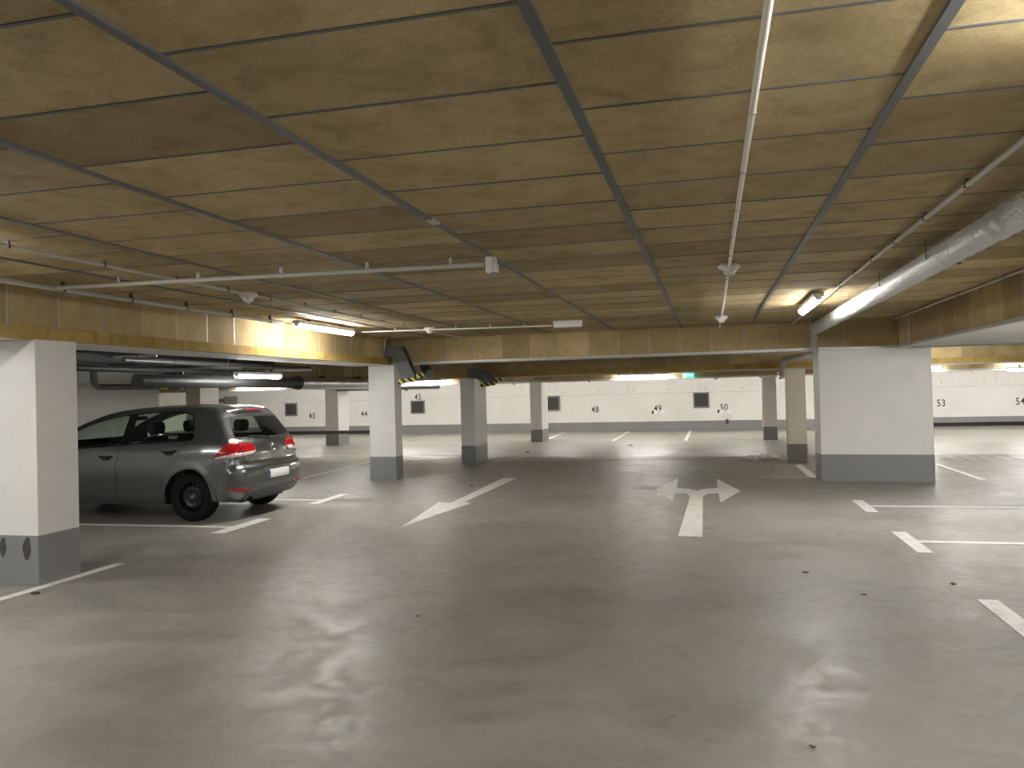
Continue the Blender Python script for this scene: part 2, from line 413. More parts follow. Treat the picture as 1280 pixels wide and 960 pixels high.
# ------------------------------------------------------------------ painted floor marks
def mark(name, poly, label, cat='floor marking', group=None, m='mark'):
    o = MB().prism(poly, .0006, .0032).obj(name, m); return tag(o, label, cat, group)
mark('straight_arrow', [(-3.574, 8.773), (-3.336, 10.80), (-3.467, 10.90), (-3.452, 14.02), (-3.70, 14.02), (-3.645, 10.79), (-3.843, 10.84)], 'white arrow on the floor pointing towards the viewer', 'floor arrow')
def arc(c, rx, ry, a0, a1, n=8): return [(c[0]+rx*math.cos(a0+(a1-a0)*k/n), c[1]+ry*math.sin(a0+(a1-a0)*k/n)) for k in range(n+1)]
tw = [(-.375, 8.52), (-.126, 8.52), (-.150, 11.5)]
tw += [(-.150+.10*(1-math.cos(t)), 11.5+.52*math.sin(t)) for t in np.linspace(.1, PI/2, 7)] + [(.066, 12.05), (.09, 11.107), (.386, 12.33), (.058, 13.977), (.062, 12.68)]
tw += [(-.04, 12.62), (-.12, 12.56), (-.20, 12.44), (-.245, 12.31), (-.29, 12.42), (-.37, 12.54), (-.45, 12.61), (-.554, 12.65), (-.585, 14.026), (-.871, 12.40), (-.559, 11.142), (-.556, 12.06)]
tw += [(-.43+.10*math.sin(t)-.0, 11.5+.52*math.cos(t)) for t in np.linspace(.25, PI/2-.1, 6)]
mark('turn_arrow', tw, 'white double headed arrow on the floor pointing left and right', 'floor arrow')
G = 'parking bay lines'
def cap(x0, x1, y0, y1, lab, skew=0): return mark('bay_end_mark', [(x0, y0), (x1, y0), (x1-skew, y1), (x0-skew, y1)], lab, 'floor marking', 'short bay end marks')
def line(x0, y0, x1, y1, w, lab, m='mark'):
    dx, dy = x1-x0, y1-y0; L = math.hypot(dx, dy); nx, ny = -dy/L*w/2, dx/L*w/2
    return mark('bay_line', [(x0-nx, y0-ny), (x1-nx, y1-ny), (x1+nx, y1+ny), (x0+nx, y0+ny)], lab, 'floor marking', G, m)
cap(-5.70, -5.52, 8.13, 9.22, 'short white end mark just in front of the car', .03)
cap(-5.75, -5.60, 10.55, 11.66, 'short white end mark behind the car bumper', .03)
cap(-5.60, -5.50, 4.0, 6.5, 'short white mark running past the nearest pillar foot')
cap(1.79, 1.925, 10.39, 11.42, 'short white end mark nearest the widest pillar')
cap(1.79, 1.925, 7.94, 9.02, 'short white end mark with a crack across it, middle of the right row')
cap(1.79, 1.925, 5.38, 6.285, 'short white end mark at the right edge, closest to the viewer', 0)
line(-11, 8.56, -5.72, 8.56, .10, 'long white bay line in front of the car')
line(-11, 10.96, -5.76, 10.96, .10, 'long white bay line on the far side of the car')
line(1.925, 10.90, 9, 10.86, .10, 'long white bay line next to the widest pillar')
line(1.925, 8.49, 9, 8.47, .10, 'long white bay line meeting the cracked end mark')
line(-7.68, 13.9, -7.86, 17.65, .09, 'white line running away behind the car towards the dark rail')
line(-11, 19.2, -5.6, 19.2, .09, 'white cross line behind the dark rail on the left', 'mark2')
line(1.63, 14.2, 1.63, 16.5, .13, 'white line between the widest pillar and the cream pillar')
line(4.11, 13.9, 4.11, 16.6, .10, 'white line running away right of the widest pillar')
line(3.2, 19.0, 14, 18.85, .09, 'white cross line behind the widest pillar')
line(3.2, 22.4, 14, 22.3, .09, 'farther white cross line behind the widest pillar')
line(-2.95, 24.3, -3.0, 29.9, .10, 'white bay line under number 48')
line(-.77, 24.1, -.76, 29.9, .10, 'white bay line under number 49')
line(-5.2, 25.3, -5.45, 29.9, .10, 'white bay line beside the thin far pillar')
line(-10.2, 24.6, -10.3, 29.9, .09, 'white bay line left of number 45', 'mark2')
line(.75, 14.3, 1.6, 14.3, .025, 'thin faded line at the foot of the widest pillar', 'mark2')
def dashes(x0, x1, st, y0, y1, dx, lab):
    n = int((x1-x0)/st)
    for i in range(n):
        x = x0+i*st
        mark('hatch_dash', [(x, y0), (x+.11, y0), (x+.11+dx, y1), (x+dx, y1)], lab, 'floor marking', lab, 'mark2')
dashes(-9.7, -6.0, .40, 17.75, 18.4, .12, 'faded slanted dash in the row behind the dark rail')
dashes(-5.3, -4.2, .32, 17.95, 18.65, .17, 'faded slanted dash beside the pillar with the striped plate')
dashes(3.5, 7.6, .30, 17.42, 18.12, -.05, 'faded slanted dash in the row behind the widest pillar')
struct(MB().box((-5.1, 17.70, 0), (1.47, 17.74, .004)).obj('trim_9', 'trim'))
for i, y in enumerate((14.6, 14.9, 15.2, 15.6, 16.)):
    struct(MB().box((.75-.09*(y-14.6), y, 0), (1.6, y+.012, .002)).obj('trim_%d' % (10+i), 'seam'))

# ------------------------------------------------------------------ numbers, cards, vents on the far wall
def number(t, x, z, lab, hh=.235):
    cu = bpy.data.curves.new('t', 'FONT'); cu.body = t; cu.size = hh/.70; cu.extrude = .0015; cu.offset = .011*cu.size; cu.align_x = 'CENTER'; cu.space_character = 1.12
    to = bpy.data.objects.new('t', cu); COL.objects.link(to)
    dg = bpy.context.evaluated_depsgraph_get(); me = bpy.data.meshes.new_from_object(to.evaluated_get(dg))
    bpy.data.objects.remove(to); me.name = 'bay_number'
    for v in me.vertices: x_, y_, z_ = v.co; v.co = (x_*.80, -z_, y_)
    me.materials.clear(); me.materials.append(M['ink'])
    o = bpy.data.objects.new('bay_number', me); COL.objects.link(o); o.location = (x, 30.198, z-hh/2)
    return tag(o, lab, 'number', 'bay numbers on the far wall')
number('43', -16.19, .80, 'black bay number 43 painted on the white wall')
number('44', -13.83, .835, 'black bay number 44 painted on the white wall')
number('45', -11.47, 1.475, 'black bay number 45 above a dark vent')
number('48', -4.30, .838, 'black bay number 48 painted on the white wall')
number('49', -1.945, .837, 'black bay number 49 above a white card')
number('50', .45, .835, 'black bay number 50 above a white card')
number('53', 7.69, .836, 'black bay number 53 right of the widest pillar')
number('54', 10.12, .845, 'black bay number 54 cut by the right edge')
for x0, x1, zc, lab in ((-2.165, -1.69, .687, 'small white name card under number 49'), (.215, .70, .68, 'small white name card under number 50')):
    o = MB().box((x0+.07, 30.19, zc-.055), (x1, 30.2, zc+.055)).obj('name_card', 'card'); tag(o, lab, 'card', 'name cards')
    k = MB().box((x0, 30.189, zc-.06), (x0+.07, 30.2, zc+.06)).obj('end_block', 'ink', o); k['label'] = 'black end block'
    k = MB().box((x0+.2, 30.1895, zc-.02), (x1-.14, 30.19, zc+.02)).obj('print_line', 'trim', o)
def vent(x0, x1, z0, z1, lab):
    o = empty('wall_vent', ((x0+x1)/2, 30.2, z0), lab, 'vent', 'louvred wall vents'); w = (x1-x0)/2; h = z1-z0
    f = MB(); t = .05
    f.box((-w, -.05, 0), (w, 0, t)); f.box((-w, -.05, h-t), (w, 0, h)); f.box((-w, -.05, t), (-w+t, 0, h-t)); f.box((w-t, -.05, t), (w, 0, h-t)); f.obj('frame', 'lframe', o, .004)
    MB().box((-w+t, -.008, t), (w-t, 0, h-t)).obj('backing', 'ink', o)
    l = MB(); n = 7
    for i in range(n):
        z = t+(h-2*t)*(i+.1)/n; l.add([(-w+t, -.045, z), (w-t, -.045, z), (w-t, -.012, z+.06), (-w+t, -.012, z+.06), (-w+t, -.045, z+.012), (w-t, -.045, z+.012), (w-t, -.012, z+.07), (-w+t, -.012, z+.07)], [(0, 1, 2, 3), (4, 7, 6, 5), (0, 4, 5, 1), (3, 2, 6, 7), (0, 3, 7, 4), (1, 5, 6, 2)])
    l.obj('louvre', 'louvre', o)
vent(-17.42, -16.85, .80, 1.35, 'dark square vent left of number 43')
vent(-11.78, -11.18, .80, 1.335, 'dark square vent under number 45')
vent(-6.2, -5.65, .81, 1.39, 'dark square vent half hidden by the thin far pillar')
vent(-.64, -.06, .81, 1.397, 'dark square vent left of number 50')
n = 22; s = MB(); s.add([(.55+.06*math.cos(2*PI*k/n)*(1+.25*math.sin(3*k)), 30.193, .30+.095*math.sin(2*PI*k/n)*(1+.15*math.sin(5*k+1))) for k in range(n)], [tuple(range(n))])
m_, nt_, b_ = mat('soft soot'); b_.inputs['Base Color'].default_value = (.66, .65, .63, 1); M['soft'] = m_
o = s.obj('soot_stain', 'soot', fix=False); tag(o, 'dark soot stain on the wall base under number 50', 'stain')
s = MB(); s.add([(.56+.17*math.cos(2*PI*k/n)*(1+.1*math.sin(3*k)), 30.195, .47+.13*math.sin(2*PI*k/n)*(1+.1*math.sin(5*k+1))) for k in range(n)], [tuple(range(n))])
s.obj('smoke_halo', 'soft', o, fix=False)
o = empty('junction_box', (-19.95, 30.2, 1.52), 'grey electrical box with pipe on the wall behind the car roof', 'box')
MB().box((-.27, -.22, -.16), (.27, 0, .16)).obj('case', 'box', o, .02); MB().tube([(-1.0, -.1, 0), (-.2, -.1, 0)], .08).obj('pipe_stub', 'ductg', o)
o = MB().box((-12.02, 30.1, 1.73), (-11.88, 30.2, 1.99)).obj('wall_box', 'box', None, .01); tag(o, 'small grey wall box up beside the pillar near number 45', 'box')
o = empty('wall_lamp', (-20.98, 25.2, 1.86), 'small round lit lamp above the car roof on the end wall', 'lamp')
MB().ellipsoid((.08, 0, 0), (.08, .2, .13)).obj('globe', plain('small lit globe', (1, 1, 1), emit=6), o); MB().box((0, -.12, -.5), (.06, .12, -.30)).obj('switch_plate', 'ink', o)

# ------------------------------------------------------------------ guard rails
def rail(x0, x1, y, z, lab, posts):
    o = empty('guard_rail', ((x0+x1)/2, y, 0), lab, 'rail', 'dark guard rails'); h = (x1-x0)/2
    MB().box((-h, -.03, z-.031), (h, .03, z+.031)).obj('rail_bar', 'rail', o, .004)
    for px in posts: MB().box((px-h-.03-x0*0, -.03, 0), (px-h+.03, .03, z-.03)).obj('post', 'rail', o)
    for s_ in (-1, 1): MB().box((s_*h-.006, -.06, z-.06), (s_*h+.006, .06, z+.06)).obj('end_plate', 'rail', o)
rail(-10.99, -6.205, 13.95, .876, 'dark brown rail between the car and the white pillar', ())
rail(3.33, 8.0, 13.95, .877, 'dark brown rail starting at the widest pillar', ())

# ------------------------------------------------------------------ luminaires
def luminaire(loc, L, along, lab, m='tube', w=.11, grp='lit strip lights'):
    o = empty('strip_light', loc, lab, 'light', grp, PI/2 if along == 'x' else 0); h = L/2
    # local: along Y, top at z=0
    prof = [(-w/2, 0), (-w/2, -.046), (w/2, -.046), (w/2, 0)]
    MB().prism(prof, -h, h, 1).obj('housing', 'housing', o, .006)
    dp = [(-w/2+.006, -.030)] + [(-(w/2-.006)*math.cos(t), -.052-.048*math.sin(t)) for t in np.linspace(0, PI, 9)] + [(w/2-.006, -.030)]
    MB().prism(dp, -h+.012, h-.012, 1).obj('diffuser', m, o, .008)
    for s_ in (-1, 1): MB().prism([(a_*.8, -.04+(b_+.04)*.72) for a_, b_ in dp], s_*(h-.013), s_*(h-.004), 1).obj('end_cap', 'housing', o)
    for s_ in (-1, 1): MB().box((-.018, s_*h-.02, -.052), (.018, s_*h+.004, -.02)).obj('end_clip', 'housing', o)
    for s_ in (-.6, .6): MB().box((-.02, s_*h-.02, 0), (.02, s_*h+.02, .06)).obj('clip', 'darkclip', o)
    return o
LT = 2.535
luminaire((-5.05, 9.86, LT), 1.60, 'y', 'lit strip light beside the beam with the yellow brown edge board')
luminaire((1.14, 9.78, LT), 1.55, 'y', 'lit strip light beside the silver duct')
luminaire((1.15, 1.75, LT), 1.60, 'y', 'lit strip light overhead, outside the frame beside the silver duct')
luminaire((-5.04, 3.2, LT), 1.60, 'y', 'lit strip light along the beam, outside the frame')
luminaire((1.15, -5.2, LT), 1.60, 'y', 'lit strip light behind the viewer, duct side')
luminaire((-8.5, -1., 2.5), 1.5, 'y', 'added strip light in the car bay behind the viewer')  # unseen lamp, added to raise the overall light
luminaire((-7.25, 11.75, 1.99), 1.30, 'y', 'lit strip light below the dark ducts above the car')
luminaire((-14.85, 23.9, 2.03), 1.5, 'x', 'lit strip light on the third beam, above the car tailgate')
luminaire((-8.85, 23.9, 2.03), 1.5, 'x', 'lit strip light on the third beam, right of the white pillar')
luminaire((-1.93, 23.9, 2.02), 1.5, 'x', 'lit strip light on the third beam, left of the exit sign')
luminaire((5.35, 23.9, 2.03), 1.5, 'x', 'lit strip light peeking out at the edge of the widest pillar')
luminaire((8.42, 23.75, 1.90), 1.5, 'x', 'cool white strip light near number 54', 'tubec')
for x in (-17, -14, -11, -8, -5, -2, 1, 4, 7, 9.5, 12.): luminaire((x, 26.6, 2.56), 1.5, 'x', 'lit strip light hidden behind the third beam, in a row with added lamps', grp='lights behind the third beam')  # row inferred from the bright floor, extra lamps added to brighten the wall
for x in (-9, 6.5, 11): luminaire((x, 19.5, 2.56), 1.5, 'x', 'unseen strip light added behind the second beam', grp='added lights behind the second beam')  # unseen lamps added to lift the light past the second beam
luminaire((4.0, 15.3, LT), 1.2, 'x', 'lit strip light hidden behind the cross beam, beside the cream pillar')
luminaire((4.35, 8.9, 2.105), 1.5, 'x', 'added strip light under the white soffit, outside the frame')  # unseen lamp added to brighten the front of the widest pillar
luminaire((4.35, 3.2, 2.105), 1.5, 'x', 'added strip light under the white soffit, beside the viewer')  # also unseen, added for more light on the widest pillar
luminaire((4.35, 6.1, 2.105), 1.5, 'x', 'middle one of three added strip lights under the white soffit')  # third unseen lamp added to lift the same pillar
luminaire((-8.2, 4.2, 2.5), 1.5, 'x', 'added strip light in the car bay, left of the frame')  # out of view, added to brighten the near side of the car
# unlit emergency light + exit sign
o = empty('emergency_light', (-1.97, 11.27, 2.545), 'small unlit white emergency light on the ceiling above the cross beam', 'light', None, .12)
MB().box((-.205, -.05, -.075), (.205, .05, 0)).obj('cover', 'pvcw', o, .018, seg=3); MB().box((-.21, -.055, -.012), (.21, .055, .02)).obj('base_plate', 'housing', o)
o = empty('exit_sign', (-.63, 23.9, 1.88), 'small green glowing exit sign hanging right of a strip light', 'sign')
MB().box((-.15, 0, 0), (.15, .05, .11)).obj('panel', 'exitg', o)
MB().box((-.145, -.004, .01), (-.045, 0, .10)).obj('door_symbol', 'exitw', o)
s = MB(); s.add([(.0, -.004, .055), (.035, -.004, .085), (.035, -.004, .065), (.09, -.004, .065), (.09, -.004, .045), (.035, -.004, .045), (.035, -.004, .025)], [tuple(range(7))]); s.obj('arrow_symbol', 'exitw', o, fix=False)
MB().box((-.02, .02, .11), (.02, .04, .2)).obj('bracket', 'housing', o)

# ------------------------------------------------------------------ conduits, detectors
def conduit(pts, r, lab, clips=(), m='pvc', cm='pvc', name='conduit_pipe', grp='ceiling conduits'):
    c = pts[0]; o = empty(name, c, lab, 'pipe', grp)
    rel = [(p[0]-c[0], p[1]-c[1], p[2]-c[2]) for p in pts]
    MB().tube(rel, r, 10).obj('pipe', m, o)
    first = None
    for q in clips:
        q = (q[0]-c[0], q[1]-c[1], q[2]-c[2])
        if first is None:
            b = MB().box((-r*1.12, -.008, -r*1.08), (r*1.12, .008, r*1.1)); b.box((-r*.7, -.008, 0), (r*.7, .008, ZC-(q[2]+c[2])-.001))
            first = b.obj('clip', cm, o, .002); first.location = q
        else:
            k = first.copy(); COL.objects.link(k); k.location = q
    return o
zr = 2.532
conduit([(.17, BY, zr), (.17, 13.47, zr)], .0125, 'light grey conduit on the ceiling with two round detectors', [(.17, y, zr) for y in (2.95, 3.75, 4.55, 5.35, 6.1, 7.4, 8.3, 9.2, 10.1, 11.)], 'pvcw', 'pvc')
conduit([(1.27, 2.95, zr), (1.27, 13.2, zr)], .014, 'grey conduit leading to the strip light beside the silver duct', [(1.27, y, zr) for y in (3.6, 4.4, 5.2, 6., 6.8, 7.6, 8.4)], 'pvc', 'darkclip')
conduit([(-5.2, BY, 2.50), (-5.2, 9.0, 2.50)], .022, 'thick grey conduit along the beam, ending at the strip light', [(-5.2, y, 2.50) for y in (3.9, 4.7, 5.5, 6.3, 7.1, 7.9, 8.7)], 'pvc', 'darkclip')
conduit([(-4.18, BY, zr), (-4.18, 13.2, zr)], .0125, 'thin grey conduit crossing under the pipe that feeds the sensor', [(-4.18, y, zr) for y in (4., 4.8, 5.6, 6.3, 7.0, 7.7, 8.4, 9.1, 9.8, 10.5)], 'pvc', 'darkclip')
conduit([(-5.16, 5.40, 2.50), (-1.60, 5.63, 2.50)], .017, 'light grey pipe feeding the motion sensor', [(-4.6, 5.44, 2.50), (-3.9, 5.48, 2.50), (-3.2, 5.53, 2.50), (-2.5, 5.57, 2.50), (-1.85, 5.615, 2.50)], 'pvc', 'pvc')
conduit([(-5.0, 10.9, 2.506), (-2.2, 11.3, 2.506)], .011, 'thin white conduit from the beam light to the emergency light', [(-4.5, 10.97, zr), (-3.6, 11.1, zr), (-3.1, 11.17, zr), (-2.6, 11.24, zr)], 'pvcw', 'pvc')
conduit([(2.76, BY, 2.54), (2.76, 13.3, 2.54)], .014, 'dark grey conduit in the corner above the clad beam face', [(2.76, y, 2.54) for y in (7, 8.5, 10, 11.5, 12.8)], 'pvc', 'darkclip')
conduit([(2.83, 12.62, 2.56), (2.83, 12.62, 2.13), (2.87, 12.72, 2.095), (3.0, 13.3, 2.092), (8., 13.3, 2.092)], .013, 'conduit dropping down the clad beam and along the white soffit', [], 'pvc')
conduit([(-20, 24.02, 1.853), (13.5, 24.02, 1.853)], .02, 'white conduit under the third beam', [], 'pvcw', grp='conduits at the far end')
conduit([(1.46, 24.1, 1.86), (1.43, 24.1, .4)], .018, 'white conduit down the slim far pillar', [], 'pvcw', grp='conduits at the far end')
def detector(x, y, lab):
    o = empty('smoke_detector', (x, y, 2.52), lab, 'detector', 'round ceiling detectors')
    MB().lathe([(.0, .04), (.055, .04), (.085, .02), (.088, 0), (.07, -.012), (.05, -.03), (.045, -.05), (.02, -.06), (0, -.061)], (0, 0, 0), n=24).obj('body', 'pvcw', o)
    b = MB()
    for k in range(4): a = k*PI/2+.4; b.tube([(.068*math.cos(a), .068*math.sin(a), -.008), (.02*math.cos(a), .02*math.sin(a), -.066)], .006, 6)
    b.obj('cage_ribs', 'pvc', o); MB().ellipsoid((0, 0, -.066), (.014, .014, .01), 10, 6).obj('cap', 'chrome', o)
detector(.17, 6.68, 'white round detector on the centre conduit, nearer the viewer')
detector(.17, 11.5, 'white round detector on the centre conduit, near the cross beam')
detector(-4.18, 6.62, 'white round detector on the thin conduit above the beam')
detector(-4.0, 11.08, 'white round detector between the beam light and the emergency light')
for x, lab in ((-3.55, 'small white detector under the third beam, left of the lit strip'), (1.42, 'small white detector at the slim far pillar'), (.15, 'small white detector right of the exit sign'), (6.9, 'small white detector between the two right hand lights'), (-5.9, 'small white detector beside the thin far pillar')):
    o = empty('ceiling_detector', (x, 23.95, 1.82), lab, 'detector', 'far detectors'); MB().lathe([(0, .03), (.05, .03), (.06, 0), (.03, -.03), (0, -.035)], (0, 0, 0), n=16).obj('body', 'pvcw', o)
o = empty('motion_sensor', (-1.553, 5.66, 2.44), 'white motion sensor with a clear dome under a ceiling strip', 'sensor')
MB().prism([(-.032, -.045), (.02, -.045), (.04, -.03), (.04, .04), (.028, .05), (-.032, .05)], 0, .115).obj('case', 'pvcw', o, .006)
MB().box((.03, -.035, .0), (.052, .03, .06)).obj('side_cover', 'pvcw', o, .005)
MB().ellipsoid((.008, -.002, -.002), (.032, .032, .032)).obj('dome', plain('grey sensor dome', (.30, .32, .34), .15, coat=1.), o)
MB().box((-.03, -.02, .115), (.03, .03, .13)).obj('mount', 'pvc', o)

# ------------------------------------------------------------------ ducts
def ribbed(pts, r, pitch, amp, n=26):
    P_ = [Vector(p) for p in pts]; out = []; rad = []
    for a, b in zip(P_[:-1], P_[1:]):
        L = (b-a).length; k = max(2, int(L/pitch))
        for i in range(k): out.append(a+(b-a)*i/k); rad.append(r+amp*math.sin(2*PI*(len(out) % 4)/4.)+random.uniform(-amp, amp)*.6)
    out.append(P_[-1]); rad.append(r)
    return MB().tube(out, r, n, True, rad)
def bend(c, r, a0, a1, plane, n=7):
    o_ = []
    for k in range(n+1):
        t = a0+(a1-a0)*k/n; u, w = r*math.cos(t), r*math.sin(t)
        o_.append((c[0]+(u if plane == 'xz' else 0), c[1]+(u if plane == 'yz' else 0), c[2]+w))
    return o_
o = empty('air_duct', (1.60, BY, 2.43), 'crinkled silver flexible duct along the ceiling with a drop at the wide pillar', 'duct')
def rel(pts): return [(p[0]-1.60, p[1]-BY, p[2]-2.43) for p in pts]
ribbed(rel([(1.60, BY, 2.43), (1.60, 13.18, 2.43)]), .086, .05, .0035).obj('foil_tube', 'foil', o)
down = bend((1.60, 13.18, 2.32), .11, PI/2, 0, 'yz') + [(1.60, 13.29, 2.09)] + bend((1.53, 13.29, 2.09), .07, 0, -PI/2, 'xz') + [(1.44, 13.29, 2.02)]
ribbed(rel(down), .052, .03, .004).obj('drop_tube', 'foil', o)
k = MB()
for y in (3.6, 6.2, 7.8, 9.4, 11, 12.6): k.tube(rel([(1.60-.09, y, 2.43), (1.60-.09, y, 2.58)]), .004, 6)
k.obj('hanger_wires', 'darkclip', o)
MB().box((.052, 6.0-BY-.03, -.096+.02), (.075, 6.0-BY+.03, -.07)).obj('sticker', 'ink', o)
o = empty('drop_pipe', (1.40, 16.68, 1.74), 'short silver duct bending down in front of the cream pillar', 'duct')
ribbed([(.42, -1.5, .36), (.10, -.1, .355), (.04, 0, .345), (0, 0, .28), (0, 0, .03)], .052, .03, .004).obj('foil_tube', 'foil', o)
MB().tube([(.02, 0, .03), (-.03, 0, .0), (-.09, -.01, -.005)], .05, 16).obj('outlet', 'galv', o)
MB().box((-.12, -.02, .06), (-.06, .02, .09)).obj('clamp', 'pvcw', o)
# left bay ducts
o = empty('spiral_duct', (-7.85, 9.6, 1.85), 'long dark round spiral duct running away above the car', 'duct', 'ducts over the car bay')
ribbed([(0, 0, 0), (0, 4.2, 0)], .10, .06, .002).obj('thin_section', 'duct', o)
MB().tube([(0, 4.2, 0), (0, 4.5, 0)], .1, 24, True, [.10, .14]).obj('reducer', 'duct', o)
ribbed([(0, 4.5, 0), (0, 9.2, 0)], .135, .06, .0025).obj('spiral_section', 'galv', o)
for y in (.8, 2.2, 3.6, 5.3, 7.): MB().box((-.16, y-.02, .10), (.16, y+.02, .14)).obj('clip', 'duct', o)
for y in (.8, 2.2, 3.6, 5.3, 7.): MB().tube([(0, y, .12), (0, y, .76)], .006, 6).obj('hanger_rod', 'duct', o)
o = empty('air_duct', (-9.75, 7., 2.2), 'dark rectangular duct along the ceiling over the car', 'duct', 'ducts over the car bay')
y = 0
while y < 7.5:
    MB().box((-.4, y+.01, 0), (.4, y+1.45, .22)).obj('section', 'duct', o, .004); MB().box((-.42, y-.012, -.015), (.42, y+.012, .235)).obj('flange', 'duct', o); y += 1.47
for i, (x0, x1, yy_, zz_) in enumerate(((-10.5, -9.5, 10.9, 2.155), (-10.2, -8.9, 12.1, 2.10), (-9.3, -8.5, 10.85, 2.28), (-9.6, -8.5, 13.2, 2.155), (-8.6, -7.6, 14.2, 2.1))):
    o = empty('support_rail', ((x0+x1)/2, yy_, zz_), ('bright steel rail under the dark duct, first from the nearest pillar', 'bright steel rail over the bent grey pipe', 'bright steel rail close under the beam soffit', 'bright steel rail above the middle of the car', 'bright steel rail beside the spiral duct')[i], 'rail', 'steel support rails'); h = (x1-x0)/2
    MB().box((-h, -.02, -.02), (h, .02, .02)).obj('channel', 'trim', o)
    for s_ in (-.85, .85):
        xr = (x0+x1)/2+s_*h
        if not -10.2 < xr < -9.3: MB().tube([(s_*h, 0, .02), (s_*h, 0, 2.6-zz_)], .006, 6).obj('hanger_rod', 'duct', o)
o = empty('drain_pipe', (-10.45, 11.7, 1.83), 'grey pipe with yellow label and white end, bent down under the ducts', 'pipe', 'ducts over the car bay')
MB().tube([(0, 0, .40), (0, 0, .12), (0, .04, .04), (0, .12, 0), (0, 2.35, 0)], .055, 16).obj('pipe', 'ductg', o)
MB().lathe([(.0575, 1.68), (.0575, 1.90)], (0, 0, 0), 'y', 18).obj('label_band', 'yellow', o); MB().lathe([(0, 2.36), (.06, 2.36), (.06, 2.30)], (0, 0, 0), 'y', 18).obj('end_cap', 'pvcw', o)
MB().tube([(0, 0, .38), (0, 3.4, .30)], .05, 16).obj('upper_pipe', 'duct', o)
o = empty('cable_pipe', (-8.75, 9.2, 2.06), 'thin dark pipe between the flat duct and the spiral duct', 'pipe', 'ducts over the car bay')
MB().tube([(0, 0, 0), (0, 4.9, 0)], .05, 14).obj('pipe', 'duct', o); MB().tube([(.35, .8, .12), (.35, 6.4, .12)], .04, 14).obj('branch', 'ductg', o); MB().tube([(0, 1.5, .05), (0, 1.5, .55)], .006, 6).obj('hanger_rod', 'duct', o)
o = empty('wall_pipe', (-14.2, 23.2, 1.78), 'dark pipe with bend in front of the far pillar beside number 44', 'pipe')
MB().tube([(2.6, .0, .12), (2.6, 0, .04), (2.68, 0, 0), (6.1, 0, 0)], .05, 12).obj('pipe', 'ductg', o)
# cable trays
def tray(x, y, zt, zb, lab, L, hor, back):
    o = empty('cable_tray', (x, y, zb), lab, 'tray', 'dark cable trays'); w = .09
    prof = [(-.52, zt-zb), (-.20, zt-zb), (.0, .04)]
    def ribbon(pr, y0, y1, th=.012):
        b = MB()
        for (xa, za), (xb, zb_) in zip(pr[:-1], pr[1:]):
            d = Vector((xb-xa, zb_-za)).normalized(); nx, nz = -d.y*th, d.x*th
            b.prism([(xa, za), (xb, zb_), (xb+nx, zb_+nz), (xa+nx, za+nz)], y0, y1, 1)
        return b
    ribbon([(-.40, zt-zb-.10), (-.20, zt-zb-.10), (.0, .04)], -w, w).obj('tray_floor', 'tray', o)
    b = MB(); h_ = zt-zb
    for yy_ in (-w, w):
        b.prism([(-.44, h_+.07), (-.08, h_+.04), (.18, .05), (-.09, .03), (-.22, h_-.165), (-.44, h_-.135)], yy_-.004, yy_+.004, 1)
    b.obj('side_flange', 'tray', o)
    MB().prism([(-.15, -.055), (.20, -.015), (.17, .07), (-.15, .035)], -w-.012, -w+.004, 1).obj('warning_plate', 'hazard', o)
    MB().box((-.10, -w, .03), (.24, back, .055)).obj('under_run', 'tray', o)
    MB().box((.19, -w-.008, .05), (.33, -w+.06, .13)).obj('end_plate', 'hazard', o)
    if hor:
        MB().box((-.56, -w-.25, zt-zb-.07), (-.30, -w-.20, zt-zb-.01)).obj('bracket', 'box', o)
        b = MB(); b.tube([(-.34, -w-.1, zt-zb), (-.36, -w-.1, zt-zb+.08), (-.33, -w-.08, 2.56-zb)], .008, 6); b.obj('hanger', 'pvcw', o)
    return o
tray(-5.21, 13.25, 2.385, 1.80, 'dark cable tray dipping under the cross beam with striped warning plate', .6, True, 1.0)
tray(-4.66, 16.55, 2.03, 1.74, 'dark cable tray with striped plate at the pillar behind the arrow', .4, False, .9)
o = empty('elbow_duct', (-5.45, 15.0, 1.95), 'dark round duct stub seen under the cross beam', 'duct'); MB().tube([(-.25, .3, .35), (-.12, .1, .15), (0, 0, .02), (.06, -.1, 0)], .10, 18).obj('tube', 'ductg', o)

# ------------------------------------------------------------------ litter
def leaf(x, y, s_, rz, lab):
    b = MB(); n = 9; L = []
    for i in range(n+1):
        t = i/n; w = .45*math.sin(PI*t**.8)*(1+.25*math.sin(9*t)); L.append((t-.5, w, .25*(t-.5)**2+.12*w*w))
    vs = [(a*s_, -w*s_, (z+.12)*s_) for a, w, z in L]+[(a*s_, 0, (z*.4+.02)*s_) for a, w, z in L]+[(a*s_, w*s_, (z+.16)*s_) for a, w, z in L]
    m_ = n+1; b.add(vs, [(k*m_+i, k*m_+i+1, (k+1)*m_+i+1, (k+1)*m_+i) for k in (0, 1) for i in range(n)], True)
    o = b.obj('dry_leaf', 'leaf', fix=False); o.location = (x, y, .0015); o.rotation_euler = (0, 0, rz)
    md = o.modifiers.new('thick', 'SOLIDIFY'); md.thickness = .001
    tag(o, lab, 'leaf', 'fallen leaves on the floor')
leaf(-5.40, 5.37, .07, .4, 'brown curled leaf at the foot of the nearest pillar')
leaf(1.758, 6.717, .055, 1.2, 'dark leaf between the right hand end marks')
leaf(-3.92, 12.75, .09, 2., 'brown leaf beside the straight arrow')
leaf(.72, 6.98, .05, .1, 'dark leaf on open floor nearest below the turn arrow')
leaf(-2.03, 5.25, .03, .8, 'tiny dark leaf on the open floor in front of the car')
leaf(1.05, 6.3, .04, 2.6, 'tiny leaf beyond the bright floor patch')
leaf(.38, 3.62, .03, 2.2, 'tiny dark leaf on the bright floor close to the viewer')
